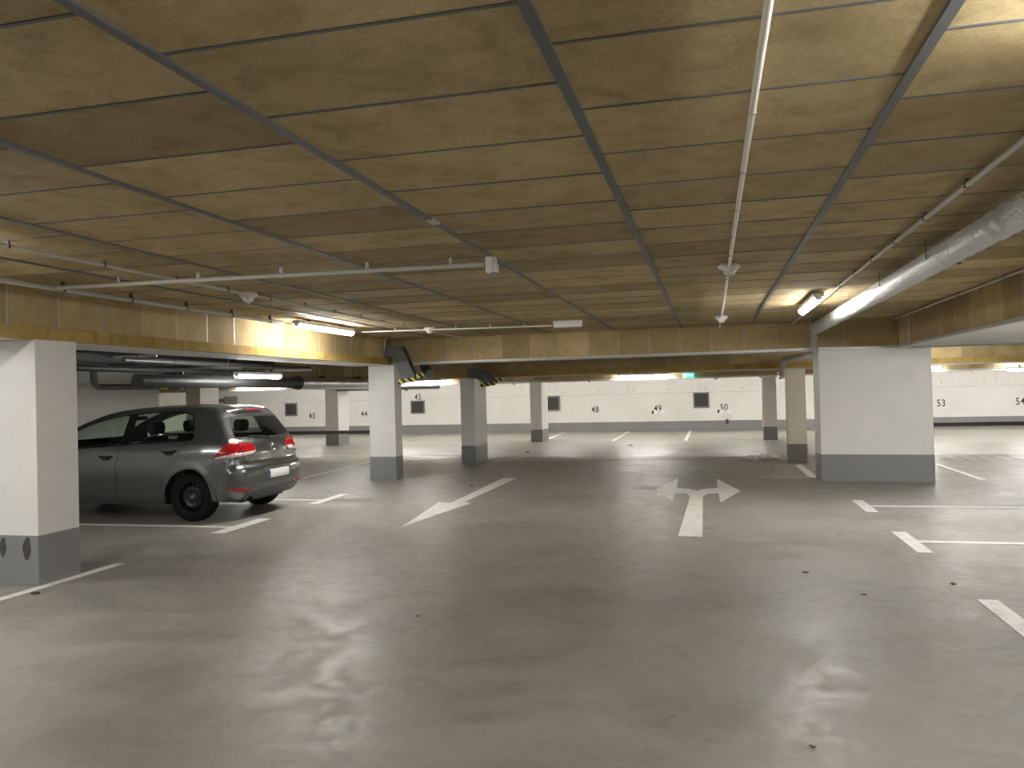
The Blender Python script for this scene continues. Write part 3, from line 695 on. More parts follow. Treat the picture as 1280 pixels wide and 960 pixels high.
leaf(-4.6, 19.9, .12, 1., 'dark leaf right of the pillar with the striped plate')
leaf(-2.2, 22.2, .12, .5, 'leaf on the floor between the far bay lines and the arrow')
for x, y, s_, lab in ((.757, 17.58, .09, 'crumpled white paper farthest from the cream pillar'), (1.04, 17.96, .09, 'crumpled white paper in the middle of three by the cream pillar'), (1.30, 17.95, .08, 'flat grey paper scrap closest to the cream pillar')):
    b = MB(); b.ellipsoid((0, 0, s_*.45), (s_, s_*.7, s_*.5), 14, 9); rr = random.Random(int(x*100))
    b.v = [(a*(1+rr.uniform(-.22, .22)), c*(1+rr.uniform(-.22, .22)), max(0, d*(1+rr.uniform(-.25, .25)))) for a, c, d in b.v]; b.sm = [False]*len(b.sm)
    o = b.obj('crumpled_paper', 'paper'); o.location = (x, y, .001); tag(o, lab, 'paper', 'paper litter')

# ------------------------------------------------------------------ the car (local x to the rear, camera side is -y)
def catmull(P_, n=10):
    P_ = [np.array(p, float) for p in P_]; out = []
    for i in range(len(P_)-1):
        p0 = P_[max(i-1, 0)]; p1 = P_[i]; p2 = P_[i+1]; p3 = P_[min(i+2, len(P_)-1)]
        for k in range(n):
            t = k/n; out.append(.5*((2*p1)+(-p0+p2)*t+(2*p0-5*p1+4*p2-p3)*t*t+(-p0+3*p1-3*p2+p3)*t**3))
    out.append(P_[-1]); return np.array(out)
def resample(P_, st):
    P_ = np.array(P_, float); d = np.r_[0, np.cumsum(np.hypot(*(P_[1:]-P_[:-1]).T))]; n = max(2, int(round(d[-1]/st)))
    t = np.linspace(0, d[-1], n+1); return np.c_[np.interp(t, d, P_[:, 0]), np.interp(t, d, P_[:, 1])]
RC = [(-3.28, .21, .20), (-3.40, .29, .22), (-3.445, .42, .25), (-3.45, .55, .25), (-3.40, .68, .2), (-3.28, .77, .14), (-3.05, .85, .11), (-2.75, .915, .10), (-2.52, .955, .09), (-2.38, 1.015, .09),
      (-2.10, 1.175, .085), (-1.82, 1.30, .085), (-1.5, 1.405, .085), (-1.2, 1.458, .085), (-.86, 1.486, .09), (-.5, 1.496, .09), (-.15, 1.494, .09), (.08, 1.480, .09), (.22, 1.455, .085), (.31, 1.415, .08), (.37, 1.35, .075),
      (.455, 1.23, .075), (.54, 1.11, .08), (.61, 1.01, .10), (.65, .945, .12), (.672, .86, .13), (.680, .76, .13), (.690, .70, .14), (.738, .672, .15), (.760, .56, .16), (.752, .46, .16), (.725, .36, .15), (.665, .275, .13), (.59, .235, .12)]
cr = catmull([(a, b) for a, b, c in RC], 8); cr_r = np.interp(np.arange(len(cr))/8, np.arange(len(RC)), [c for a, b, c in RC])
d0 = np.r_[0, np.cumsum(np.hypot(*(cr[1:]-cr[:-1]).T))]; SL = d0[-1]; NS = int(SL/.025)
sg = np.linspace(0, SL, NS+1); OUT = np.c_[np.interp(sg, d0, cr[:, 0]), np.interp(sg, d0, cr[:, 1])]; OR_ = np.interp(sg, d0, cr_r)
tn = np.gradient(OUT, axis=0); tn /= np.linalg.norm(tn, axis=1)[:, None]; INW = np.c_[tn[:, 1], -tn[:, 0]]   # path runs front > roof > rear: inward is on its right
def at_s(s): return np.array([np.interp(s, sg, OUT[:, 0]), np.interp(s, sg, OUT[:, 1])]), np.array([np.interp(s, sg, INW[:, 0]), np.interp(s, sg, INW[:, 1])]), float(np.interp(s, sg, OR_))
def base_w(x, z):
    lo = np.interp(z, [.15, .22, .32, .45, .60, .74, .86, .93, .98, 1.02], [.80, .835, .868, .882, .889, .886, .875, .866, .852, .835])
    hi = .835-(z-1.02)*.47-.18*np.maximum(z-1.25, 0)**2
    w = np.where(z > 1.02, hi, lo)
    w = w-.16*np.clip((-x-2.55)/.9, 0, 1)**2-.055*np.clip((x-.15)/.6, 0, 1)**1.5
    # wheel arch flare
    for c in (0., -2.578):
        r = np.hypot(x-c, z-.305); w = w+.012*np.exp(-((r-.39)/.05)**2)
    # shoulder crease
    return w+.006*np.exp(-((z-.875)/.03)**2)
def dist_out(x, z):
    A = OUT[:-1]; Bm = OUT[1:]-A; L2 = (Bm**2).sum(1)
    t = np.clip(((x-A[:, 0])*Bm[:, 0]+(z-A[:, 1])*Bm[:, 1])/L2, 0, 1)
    q = A+Bm*t[:, None]; dd = np.hypot(x-q[:, 0], z-q[:, 1]); i = int(dd.argmin()); return dd[i], OR_[i]
def Wf(x, z):
    d, r = dist_out(x, z); b = float(base_w(x, z))
    return b if d >= r else b-r+math.sqrt(max(0., r*r-(r-d)**2))
def warp(x, y, z):
    w = min(1., max(0., x/.6)); w = w*w*(3-2*w); x -= .13*w*y*y
    w = min(1., max(0., (-x-1.0)/1.2)); x += .16*w*y*y
    w = min(1., max(0., (z-.95)/.4)); z -= .055*w*y*y
    return (x, y, z)
def side(x, z, e=0., sgn=-1): return warp(x, sgn*(Wf(x, z)+e), z)
def strip_pt(s, q, e=0.):
    P_, N_, r = at_s(s); b = float(base_w(P_[0], P_[1])); we = b-r; a = abs(q); sg_ = 1 if q >= 0 else -1
    if a <= we: p = P_-N_*e; y = a
    elif a <= we+r*PI/2:
        t = (a-we)/r; p = P_+N_*(r-r*math.cos(t)); y = max(we+r*math.sin(t), Wf(p[0], p[1])) if t > .75 else max(we+r*math.sin(t), Wf(p[0], p[1])*(t/.75)+(1-t/.75)*(we+r*math.sin(t)))
        y = max(y, Wf(p[0], p[1]))
        p = p-N_*(e*math.cos(t)); y += e*math.sin(t)
    else: p = P_+N_*(r+a-we-r*PI/2); y = Wf(p[0], p[1])+e
    return warp(p[0], sg_*y, p[1])
def inpoly(p, poly):
    c = False; n = len(poly); j = n-1
    for i in range(n):
        xi, yi = poly[i]; xj, yj = poly[j]
        if (yi > p[1]) != (yj > p[1]) and p[0] < (xj-xi)*(p[1]-yi)/(yj-yi)+xi: c = not c
        j = i
    return c
def inpoly_np(X, poly):
    poly = np.asarray(poly); c = np.zeros(len(X), bool); j = len(poly)-1
    for i in range(len(poly)):
        xi, yi = poly[i]; xj, yj = poly[j]
        if yi != yj: c ^= ((yi > X[:, 1]) != (yj > X[:, 1])) & (X[:, 0] < (xj-xi)*(X[:, 1]-yi)/(yj-yi)+xi)
        j = i
    return c
def edge_dist(X, poly):
    A = np.asarray(poly); Bm = np.roll(A, -1, 0)-A; L2 = (Bm**2).sum(1)+1e-12; out = np.full(len(X), 9.)
    for a, b, l in zip(A, Bm, L2):
        t = np.clip(((X-a)@b)/l, 0, 1); out = np.minimum(out, np.hypot(*(X-a-t[:, None]*b).T))
    return out
def closed(poly, st): 
    P_ = list(map(tuple, poly)); return [tuple(p) for p in resample(P_+[P_[0]], st)[:-1]]
def offset(poly, d):
    P_ = np.array(poly, float); n = len(P_); ar = sum(P_[i][0]*P_[(i+1) % n][1]-P_[(i+1) % n][0]*P_[i][1] for i in range(n))
    s_ = 1 if ar > 0 else -1; out = []
    for i in range(n):
        a = P_[i]-P_[i-1]; b = P_[(i+1) % n]-P_[i]; a /= np.linalg.norm(a)+1e-9; b /= np.linalg.norm(b)+1e-9
        n1 = np.array([a[1], -a[0]]); n2 = np.array([b[1], -b[0]]); m_ = n1+n2; m_ /= max(.5, m_@m_/2) if m_@m_ > 0 else 1
        out.append(tuple(P_[i]+s_*d*m_))
    return out
def patch(name, poly, holes, fn, m, parent, st=.04, extra=(), edge=.02, flip=False, thick=0.):
    bnd = [closed(poly, edge)]+[closed(h, edge) for h in holes]
    vs = []; es = []
    for b in bnd:
        o = len(vs); vs += b; es += [(o+i, o+(i+1) % len(b)) for i in range(len(b))]
    A = np.array(bnd[0]); x0, z0 = A.min(0); x1, z1 = A.max(0)
    gx = np.arange(x0+st/2, x1, st); gz = np.arange(z0+st/2, z1, st)
    g_ = np.array([(a+(st/2 if j % 2 else 0), b) for j, b in enumerate(gz) for a in gx]).reshape(-1, 2)
    if len(extra):
        ex = np.array(extra)
        if len(g_): 
            dd = np.array([dist_out(*p)[0]-dist_out(*p)[1] for p in g_]); g_ = g_[dd > .012]
        g_ = np.r_[g_, ex]
    if len(g_):
        ok = inpoly_np(g_, bnd[0])
        for h in bnd[1:]: ok &= ~inpoly_np(g_, h)
        g_ = g_[ok]
        if len(g_):
            dm = np.min([edge_dist(g_, b) for b in bnd], 0); g_ = g_[dm > .006]
    vs += [tuple(p) for p in g_]
    r = delaunay_2d_cdt([Vector(p) for p in vs], es, [], 0, 1e-5)
    V2 = np.array([tuple(v) for v in r[0]]); F = [f for f in r[2]]
    C = np.array([V2[list(f)].mean(0) for f in F]); ok = inpoly_np(C, bnd[0])
    for h in bnd[1:]: ok &= ~inpoly_np(C, h)
    F = [f for f, k in zip(F, ok) if k]; used = sorted({i for f in F for i in f}); ix = {i: k for k, i in enumerate(used)}
    b = MB(); b.add([fn(*V2[i]) for i in used], [tuple(ix[i] for i in f) for f in F], True)
    o = b.obj(name, m, parent, fix=False)
    if flip: o.data.flip_normals()
    if thick:
        md = o.modifiers.new('thick', 'SOLIDIFY'); md.thickness = thick; md.offset = -1
    return o
car = empty('parked_car', (-6.50, 9.75, 0), 'grey five door hatchback parked nose in beside the nearest pillar', 'car')
def arch(c, r, z0, n=18):
    a0 = math.asin(max(-1, (z0-.305)/r)); return [(c+r*math.cos(t), .305+r*math.sin(t)) for t in np.linspace(PI-a0, a0, n)]
upper = [tuple(p) for p in OUT]
# bottom edge from the rear corner to the front one
bottom = [(.48, .245), (.40, .262)] + arch(0, .372, .262)[::-1] + [(-.42, .215), (-2.14, .215)] + arch(-2.578, .372, .262)[::-1] + [(-2.99, .225), (-3.15, .21)]
SIDE = upper+bottom
DLO = [tuple(p) for p in catmull([(-2.28, .925), (-2.10, 1.065), (-1.93, 1.175), (-1.70, 1.275), (-1.40, 1.362), (-1.10, 1.408), (-.85, 1.426), (-.5, 1.434), (-.27, 1.428), (-.10, 1.398), (-.035, 1.31), (0, 1.19), (.022, 1.09), (0, 1.050), (-.06, 1.041), (-.5, 1.020), (-1.0, .992), (-1.5, .958), (-2.28, .925)], 6)][:-1]
Bx = lambda z: float(np.interp(z, [.28, .50, .739, .90, 1.05], [-1.105, -1.117, -1.112, -1.070, -1.035]))
BXS, BZS = [-2.28, -1.5, -1.0, -.5, -.06, .02], [.925, .958, .992, 1.020, 1.041, 1.046]
belt = lambda x: float(np.interp(x, BXS, BZS))
fd = [(-2.26, .922)]+[(x, belt(x)-.004) for x in (-2.0, -1.7, -1.4)]+[(Bx(.985)-.005, .984), (Bx(.90)-.005, .90), (Bx(.739)-.005, .739), (Bx(.5)-.005, .5), (Bx(.30)-.005, .302), (-2.06, .302), (-2.134, .37), (-2.134, .70), (-2.18, .82)]
rear_edge = [(-.092, .975), (-.135, .915), (-.19, .835), (-.25, .755), (-.305, .68), (-.36, .60), (-.405, .53), (-.44, .45), (-.49, .375), (-.56, .32), (-.64, .302)]
rd = [(Bx(.985)+.005, .984), (-1.0, .988), (-.5, 1.016), (-.14, 1.032), (-.052, 1.036)]+rear_edge+[(Bx(.30)+.005, .302), (Bx(.5)+.005, .5), (Bx(.739)+.005, .739), (Bx(.90)+.005, .90)]
top_part = [p for p in DLO if p[1] > belt(p[0])+.003]
OPEN = [(-2.14, .345), (-2.14, .70), (-2.186, .82), (-2.268, .922)]+top_part+[(.004, 1.044), (-.044, 1.036)]+[(x+.005, z-.001) for x, z in rear_edge[:-1]]+[(-.64, .298), (-2.06, .298)]
# offset rows that follow the rounded edge
rows = []
for th in (15, 30, 45, 60, 75, 90):
    for i in range(0, NS+1):
        d = OR_[i]*(1-math.cos(math.radians(th))); rows.append(tuple(OUT[i]+INW[i]*d))
rows = np.array(rows); keep = np.array([dist_out(*p)[0] for p in rows]); want = np.repeat([1-math.cos(math.radians(t)) for t in (15, 30, 45, 60, 75, 90)], NS+1)*np.tile(OR_, 6)
rows = rows[np.abs(keep-want) < .004]
for s_ in (-1, 1):
    o = patch('body_side', SIDE, [OPEN], lambda x, z: side(x, z, 0, s_), 'paint', car, .035, rows, .022, flip=(s_ > 0))
# centre strip
def wedge(s):
    P_, N_, r = at_s(s); return float(base_w(P_[0], P_[1]))-r
WE = [wedge(s) for s in sg]
STRIP = [(s, w) for s, w in zip(sg, WE)]+[(s, -w) for s, w in zip(sg[::-1], WE[::-1])]
i_roof = int(np.argmax(OUT[:, 1]))
def s_of_z(z, rear=True):
    return float(np.interp(-z if rear else z, -OUT[i_roof:, 1] if rear else OUT[:i_roof+1, 1], sg[i_roof:] if rear else sg[:i_roof+1]))
i_nose = int(np.argmin(OUT[:, 0]))
def s_of_x(x): return float(np.interp(x, OUT[i_nose:i_roof+25, 0], sg[i_nose:i_roof+25]))
def wz(z): return wedge(s_of_z(z))
rgl = [(s_of_z(1.335), -.96*wz(1.335)), (s_of_z(1.345), -.25), (s_of_z(1.348), 0), (s_of_z(1.345), .25), (s_of_z(1.335), .96*wz(1.335)), (s_of_z(1.20), .985*wz(1.2)), (s_of_z(1.07), .985*wz(1.07)), (s_of_z(1.04), .96*wz(1.04)), (s_of_z(1.018), .35), (s_of_z(1.01), 0), (s_of_z(1.018), -.35), (s_of_z(1.04), -.96*wz(1.04)), (s_of_z(1.07), -.985*wz(1.07)), (s_of_z(1.20), -.985*wz(1.2))]
wsc = [(s_of_x(-2.34), -.64), (s_of_x(-2.36), 0), (s_of_x(-2.34), .64), (s_of_x(-1.42), .54), (s_of_x(-1.40), 0), (s_of_x(-1.42), -.54)]
patch('body_top', STRIP, [rgl, wsc], lambda s, q: strip_pt(s, q), 'paint', car, .045, (), .025, flip=False)
o = patch('rear_window', offset(rgl, -.004), [], lambda s, q: strip_pt(s, q, .002), 'glassr', car, .05, flip=False); o['label'] = 'dark tinted rear window'
for s_ in (-1, 1):
    eg = [(1.335, .95, 0), (1.335, 1, .085), (1.20, 1, .105), (1.09, 1, .105), (1.055, 1, .06), (1.055, .96, 0)]
    o = patch('rear_window_edge', [(s_of_z(z), s_*(f_*wz(z)+d_)) for z, f_, d_ in eg], [], lambda s, q: strip_pt(s, q, .004), 'blackm', car, .02, (), .012)
patch('window_seal', offset(rgl, .002), [offset(rgl, -.035)], lambda s, q: strip_pt(s, q, .003), 'blackm', car, .05, edge=.02)
o = patch('windscreen', offset(wsc, .004), [], lambda s, q: strip_pt(s, q, -.003), 'glass', car, .06); o['label'] = 'clear windscreen'
# doors, window frames, side glass
gf = offset([(-2.12, .935)]+[q for q in top_part if -2.1 < q[0] < -1.06]+[(-1.045, 1.395), (-1.055, .992), (-1.5, .962)], -.016)
gr = offset([(-.945, .998)]+[(-.945, 1.40)]+[q for q in top_part if q[0] > -.92]+[(.0, 1.050), (-.06, 1.044), (-.5, 1.023)], -.016)
DL = [(-2.27, .928)]+top_part+[(.0, 1.046), (-.06, 1.036), (-.5, 1.015), (-1.0, .987), (-1.5, .953)]
for s_ in (-1, 1):
    fl = s_ > 0
    f1 = patch('front_door', fd, [], lambda x, z: side(x, z, 0, s_), 'paint', car, .04, (), .02, flip=fl, thick=0)
    f2 = patch('rear_door', rd, [], lambda x, z: side(x, z, 0, s_), 'paint', car, .04, (), .02, flip=fl)
    fr = patch('window_frame', offset(DL, -.002), [gf, gr], lambda x, z: side(x, z, -.004, s_), 'black', car, .05, (), .015, flip=fl); fr['label'] = 'black window frame and door post'
    patch('front_side_window', offset(gf, .004), [], lambda x, z: side(x, z, -.009, s_), 'glass', car, .05, (), .02, flip=fl)
    patch('rear_side_window', offset(gr, .004), [], lambda x, z: side(x, z, -.009, s_), 'glass', car, .05, (), .02, flip=fl)
    patch('door_seal', offset(OPEN, -.001), [DL], lambda x, z: side(x, z, -.016, s_), 'blackm', car, .08, (), .03, flip=fl)
    for dx, dz, dr in ((-1.285, .822, f1), (-.295, .885, f2)):
        p = np.array(side(dx, dz, 0, s_)); n_ = np.array([0, s_, .04])
        b = MB(); b.ellipsoid((p[0], p[1]+s_*.002, p[2]-.012), (.075, .006, .026), 18, 8); b.obj('handle_cup', 'blackm', dr)
        b = MB(); b.tube([(p[0]-.105, p[1]+s_*.002, p[2]+.016), (p[0]-.07, p[1]+s_*.028, p[2]+.014), (p[0]+.07, p[1]+s_*.028, p[2]+.018), (p[0]+.105, p[1]+s_*.002, p[2]+.020)], .014, 8); b.obj('handle', 'black', dr)
    # sill
    b = MB(); L_ = [(-2.15+.0, .262), (-.44, .262)]
    o = patch('sill', [(-2.13, .218), (-.435, .218), (-.395, .275), (-2.18, .275)], [], lambda x, z: side(x, z, .006, s_), 'paint', car, .05, (), .02, flip=fl)
    # mirror
    b = MB(); b.ellipsoid((-1.93, s_*.98, 1.01), (.085, .115, .075), 18, 12); b.obj('wing_mirror', 'paint', car); MB().tube([(-1.92, s_*.83, .955), (-1.92, s_*.93, .975)], .022, 10).obj('mirror_stalk', 'blackm', car)
    # tail lamp wraps round the corner
    lam = [(1.025, .815), (.99, .885), (.945, .955), (.89, .99), (.80, 1.003), (.64, .998), (.50, .985), (.42, .96), (.385, .92), (.385, .885), (.405, .855), (.45, .835), (.60, .822), (.80, .812), (.95, .806), (1.005, .806)]
    LP = [(s_of_z(z), s_*q) for q, z in lam]
    tl = patch('tail_lamp', LP, [], lambda s, q: strip_pt(s, q, .007), 'redl', car, .02, (), .012, flip=False, thick=.012); tl['label'] = 'red tail lamp'
    cl_ = [(1.018, .820), (1.003, .842), (.94, .850), (.80, .857), (.60, .866), (.46, .874), (.392, .880), (.405, .855), (.45, .835), (.60, .822), (.80, .812), (.95, .806), (1.005, .806)]
    k = patch('clear_lens', [(s_of_z(z), s_*q) for q, z in cl_], [], lambda s, q: strip_pt(s, q, .010), 'clearl', tl, .02, (), .012, thick=.003); k['label'] = 'clear lower lens'
    k = patch('lamp_split', [(s_of_z(z), s_*q) for q, z in ((.640, .825), (.652, .825), (.665, .995), (.653, .995))], [], lambda s, q: strip_pt(s, q, .012), 'blackm', tl, .02, (), .012)
    k = patch('lamp_seal', offset(LP, .006), [LP], lambda s, q: strip_pt(s, q, .003), 'blackm', tl, .03, (), .012)
    o = patch('bumper_reflector', [(s_of_z(z), s_*q) for q, z in ((.58, .405), (.60, .375), (.90, .360), (.93, .372), (.88, .395), (.70, .412))], [], lambda s, q: strip_pt(s, q, .006), 'redd', car, .03, (), .015, thick=.006); o['label'] = 'red bumper reflector'
    # headlamp
    o = patch('headlamp', [(s_of_z(z, False), s_*q) for q, z in ((.40, .60), (.42, .70), (.70, .745), (.98, .76), (.95, .66), (.70, .60))], [], lambda s, q: strip_pt(s, q, .006), 'headl', car, .03, (), .02, thick=.01)
    # wheel liner
    for c_ in (0, -2.578):
        b = MB(); A_ = np.linspace(PI+.16, -.16, 28); V_ = []
        V_ = [(c_+r_*math.cos(t), s_*h_, .305+r_*math.sin(t)) for t in A_ for r_, h_ in ((.374, .862), (.376, .52), (.05, .50))]
        b.add(V_, [(i*3+j, i*3+j+1, (i+1)*3+j+1, (i+1)*3+j) for i in range(27) for j in range(2)], True); b.obj('wheel_liner', 'blackm', car)
# tailgate seam, bumper seam, lower valance
def seam(pts, name='shut_line', w=.005, par=car):
    q = resample(pts, .03); b = MB(); b.tube([strip_pt(a, c, -.0005) for a, c in q], w, 6); return b.obj(name, 'blackm', par)
zt = [(.625, .825), (.62, .78), (.60, .735), (.56, .705), (.45, .695), (0, .690)]
seam([(s_of_z(z), -q) for q, z in zt]+[(s_of_z(z), q) for q, z in zt[::-1]])
for s_ in (-1, 1): seam([(s_of_z(.81), s_*.64), (s_of_z(.78), s_*.80), (s_of_z(.765), s_*.93)], 'bumper_seam')
for s_ in (-1, 1): seam([(s_of_z(1.05), s_*(wz(1.05)+.03)), (s_of_z(1.0), s_*.675)], 'tailgate_seam', .003)
o = patch('lower_bumper', [(s_of_z(z), q) for q, z in ((-.66, .355), (-.50, .385), (0, .40), (.50, .385), (.66, .355), (.60, .25), (0, .245), (-.60, .25))], [], lambda s, q: strip_pt(s, q, .007), 'lower', car, .04, (), .02, thick=.006); o['label'] = 'dark lower bumper panel'
seam([(s_of_z(.455), -.80), (s_of_z(.47), -.5), (s_of_z(.475), 0), (s_of_z(.47), .5), (s_of_z(.455), .80)], 'bumper_crease', .003)
o = patch('plate_recess', [(s_of_z(z), q) for q, z in ((-.36, .645), (.36, .645), (.31, .475), (-.31, .475))], [], lambda s, q: strip_pt(s, q, .003), 'lower', car, .04, (), .02)
np_ = patch('number_plate', [(s_of_z(z), q) for q, z in ((-.26, .605), (.26, .605), (.26, .495), (-.26, .495))], [], lambda s, q: strip_pt(s, q, .014), 'plate', car, .02, (), .02, thick=.006); np_['label'] = 'white number plate with blue end'
patch('blue_band', [(s_of_z(z), q) for q, z in ((-.262, .606), (-.222, .606), (-.222, .494), (-.262, .494))], [], lambda s, q: strip_pt(s, q, .0152), 'blue', np_, .02, (), .03)
# emblem: ring with V over W
def strip_ribbon(pts, w, e, name, m, par):
    b = MB(); 
    for (q0, z0), (q1, z1) in zip(pts[:-1], pts[1:]):
        b.tube([strip_pt(s_of_z(z0), q0, e), strip_pt(s_of_z((z0+z1)/2), (q0+q1)/2, e), strip_pt(s_of_z(z1), q1, e)], w, 8)
    return b.obj(name, m, par)
ec = .895
em = strip_ribbon([(.052*math.cos(t), ec+.052*math.sin(t)) for t in np.linspace(0, 2*PI, 25)], .0055, .007, 'emblem', 'chrome', car); em['label'] = 'round chrome emblem'
strip_ribbon([(-.022, ec+.046), (0, ec+.006), (.022, ec+.046)], .0045, .007, 'emblem_letter', 'chrome', em)
strip_ribbon([(-.045, ec+.022), (-.020, ec-.044), (0, ec-.004), (.020, ec-.044), (.045, ec+.022)], .0045, .007, 'emblem_letter', 'chrome', em)
for k in range(4): strip_ribbon([(-.50+.035*k, .745), (-.50+.035*k, .765)], .004, .003, 'badge_letter', 'chrome', car)
# spoiler, brake light, wiper
b = MB(); n = 13; V_ = []
for i in range(n):
    q = -.56+1.12*i/(n-1); e_ = (abs(q)/.56)**4
    r0 = strip_pt(s_of_x(.02), q, .001); tip = (.385-.13*q*q-.05*e_, q, 1.432-.055*q*q-.028*e_); tl_ = (tip[0]-.006, q, tip[2]-.032); un = strip_pt(s_of_z(1.36), q*.93, .004)
    V_ += [r0, ((r0[0]+tip[0])/2, q, (r0[2]+tip[2])/2+.006), tip, tl_, un]
b.add(V_, [(i*5+j, i*5+j+1, (i+1)*5+j+1, (i+1)*5+j) for i in range(n-1) for j in range(4)]+[(0, 1, 2, 3, 4), tuple((n-1)*5+j for j in (4, 3, 2, 1, 0))], True)
sp = b.obj('roof_spoiler', 'paint', car)
k = MB().box((.370, -.16, 1.405), (.386, .16, 1.424)).obj('brake_light', 'redd', sp); k['label'] = 'red high brake light'
wa = strip_pt(s_of_z(1.015), 0, .02); wb = strip_pt(s_of_z(1.06), -.40, .014)
b = MB(); b.tube([wa, tuple((np.array(wa)+wb)/2+np.array([.012, 0, .012])), wb], .008, 8); w_ = b.obj('rear_wiper', 'blackm', car); MB().lathe([(0, .02), (.022, .018), (.026, 0)], wa, 'x', 16).obj('pivot_cap', 'blackm', w_)
MB().tube([(.60, -.53, .268), (.66, -.535, .262)], .03, 14, False).obj('exhaust_pipe', 'blackm', car)
# front grille, plate
patch('grille', [(s_of_z(z, False), q) for q, z in ((-.38, .60), (.38, .60), (.38, .68), (-.38, .68))], [], lambda s, q: strip_pt(s, q, .004), 'black', car, .05, (), .03)
patch('lower_grille', [(s_of_z(z, False), q) for q, z in ((-.55, .30), (.55, .30), (.5, .44), (-.5, .44))], [], lambda s, q: strip_pt(s, q, .004), 'blackm', car, .05, (), .03)
# underbody and cabin
b = MB(); b.box((-3.1, -.50, .20), (.52, .50, .34)); b.box((-2.12, -.74, .20), (-.44, .74, .34)); b.obj('underbody', 'blackm', car)
b = MB(); b.prism([(-2.15, .34), (-2.15, .93), (-1.95, .95), (-1.72, .88), (-1.62, .55), (-1.55, .36)], -.76, .76, 1); b.obj('dashboard', 'beige', car, .03)
b = MB(); b.box((-1.6, -.79, .34), (.45, .79, .37)); b.box((-2.1, -.80, .35), (-.12, -.77, .93)); b.box((-2.1, .77, .35), (-.12, .80, .93)); b.box((-.05, -.70, .37), (.52, .70, .86)); b.obj('cabin_trim', 'seat', car)
patch('roof_lining', [(s, w*.97) for s, w in ((s_of_x(-1.1), .55), (s_of_x(.3), .55))]+[(s, -w*.97) for s, w in ((s_of_x(.3), .55), (s_of_x(-1.1), .55))], [], lambda s, q: strip_pt(s, q, -.035), 'beige', car, .1, (), .08)
def seat(x, y, w, lab):
    st_ = bpy.data.objects.new('seat', None); COL.objects.link(st_); st_.parent = car; st_.location = (x, y, 0)
    b = MB(); b.prism([(-.50, .42), (-.50, .55), (-.10, .52), (0, .60), (.14, .98), (.19, 1.08), (.25, 1.08), (.22, .92), (.10, .42)], -w/2, w/2, 1); b.obj('cushion', 'seat', st_, .04)
    for yy_ in ((0,) if w < .7 else (-.38, .38)):
        MB().prism([(.19, 1.10), (.17, 1.20), (.19, 1.27), (.27, 1.27), (.29, 1.2), (.27, 1.10)], yy_-.125, yy_+.125, 1).obj('headrest', 'seat', st_, .03)
        b = MB(); [b.tube([(.22, yy_+d, 1.05), (.23, yy_+d, 1.12)], .006, 6) for d in (-.06, .06)]; b.obj('headrest_post', 'chrome', st_)
seat(-1.10, -.37, .50, ''); seat(-1.10, .37, .50, ''); seat(-.28, 0, 1.25, '')
b = MB(); b.tube([(-1.60+.08*math.sin(t), -.37+.185*math.cos(t), .86+.17*math.sin(t)) for t in np.linspace(0, 2*PI, 25)], .014, 8, False); b.tube([(-1.60, -.54, .86), (-1.63, -.37, .85), (-1.60, -.20, .86)], .02, 8); b.tube([(-1.63, -.37, .85), (-1.75, -.37, .80)], .03, 8); b.obj('steering_wheel', 'blackm', car)
b = MB(); b.box((-1.42, -.10, 1.29), (-1.39, .10, 1.345)); b.tube([(-1.40, 0, 1.34), (-1.36, 0, 1.40)], .008, 6); b.obj('rear_view_mirror', 'blackm', car, .006)
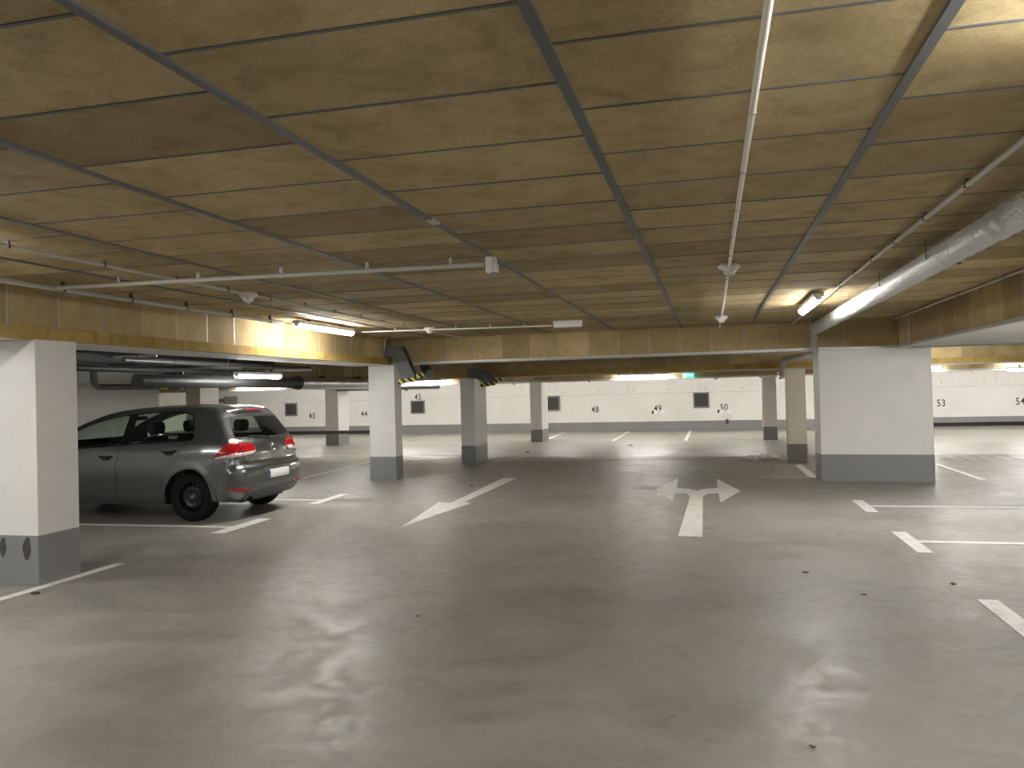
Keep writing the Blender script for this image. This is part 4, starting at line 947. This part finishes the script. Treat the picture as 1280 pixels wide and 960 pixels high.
# wheels
def wheel(x, s_):
    w_ = bpy.data.objects.new('wheel', None); COL.objects.link(w_); w_.parent = car; w_.location = (x, s_*.765, .305); R_ = .312
    t = [(.198, -.085), (.21, -.098), (.25, -.106), (.285, -.100), (.303, -.082), (R_, -.045), (R_+.001, 0), (R_, .045), (.303, .082), (.285, .100), (.25, .106), (.21, .098), (.198, .085)]
    ty = MB().lathe([(r, h) for r, h in t], (0, 0, 0), 'y', 56).obj('tyre', 'rubber', w_)
    b = MB(); prof = [(.200, .088), (.204, .096), (.196, .094), (.188, .075), (.182, .02)]
    b.lathe([(r, s_*h) for r, h in prof], (0, 0, 0), 'y', 48)
    prof = [(.150, .045), (.135, .062), (.115, .066), (.095, .055), (.070, .048), (.045, .052), (.032, .060), (.0, .062)]; b.lathe([(r, s_*h) for r, h in prof], (0, 0, 0), 'y', 48)
    for k in range(16):
        a = 2*PI*k/16; c_, d_ = math.cos(a), math.sin(a); pr = [(-.014, .148), (.014, .148), (.018, .184), (-.018, .184)]
        b.add([(u*-d_+r*c_, s_*(.046 if r < .16 else .030), u*c_+r*d_) for u, r in pr]+[(u*-d_+r*c_, s_*(.036 if r < .16 else .02), u*c_+r*d_) for u, r in pr], [(0, 1, 2, 3), (4, 7, 6, 5), (0, 4, 5, 1), (1, 5, 6, 2), (2, 6, 7, 3), (3, 7, 4, 0)])
    b.lathe([(.19, s_*-.05), (.0, s_*-.05)], (0, 0, 0), 'y', 32)
    b.obj('rim', 'steelblk', w_)
    MB().lathe([(.030, s_*.055), (.030, s_*.068), (.022, s_*.073), (0, s_*.074)], (0, 0, 0), 'y', 20).obj('hub_cap', 'hub', w_)
    b = MB()
    for k in range(5): a = 2*PI*k/5; b.lathe([(.009, s_*.045), (.009, s_*.062), (0, s_*.063)], (.056*math.cos(a), 0, .056*math.sin(a)), 'y', 8)
    b.obj('wheel_bolt', 'hub', w_)
    return w_
for x in (0, -2.578):
    for s_ in (-1, 1): wheel(x, s_)

# ------------------------------------------------------------------ view
w = bpy.data.worlds.new('world'); SC.world = w; w.use_nodes = True
w.node_tree.nodes['Background'].inputs['Color'].default_value = (0, 0, 0, 1); w.node_tree.nodes['Background'].inputs['Strength'].default_value = 0
vs_ = SC.view_settings; vs_.view_transform = 'Standard'; vs_.look = 'None'; vs_.gamma = 1; vs_.exposure = 1.68; vs_.use_curve_mapping = False
SC.cycles.max_bounces = 10; SC.cycles.diffuse_bounces = 6; SC.cycles.glossy_bounces = 4; SC.cycles.transparent_max_bounces = 12; SC.cycles.sample_clamp_indirect = 6
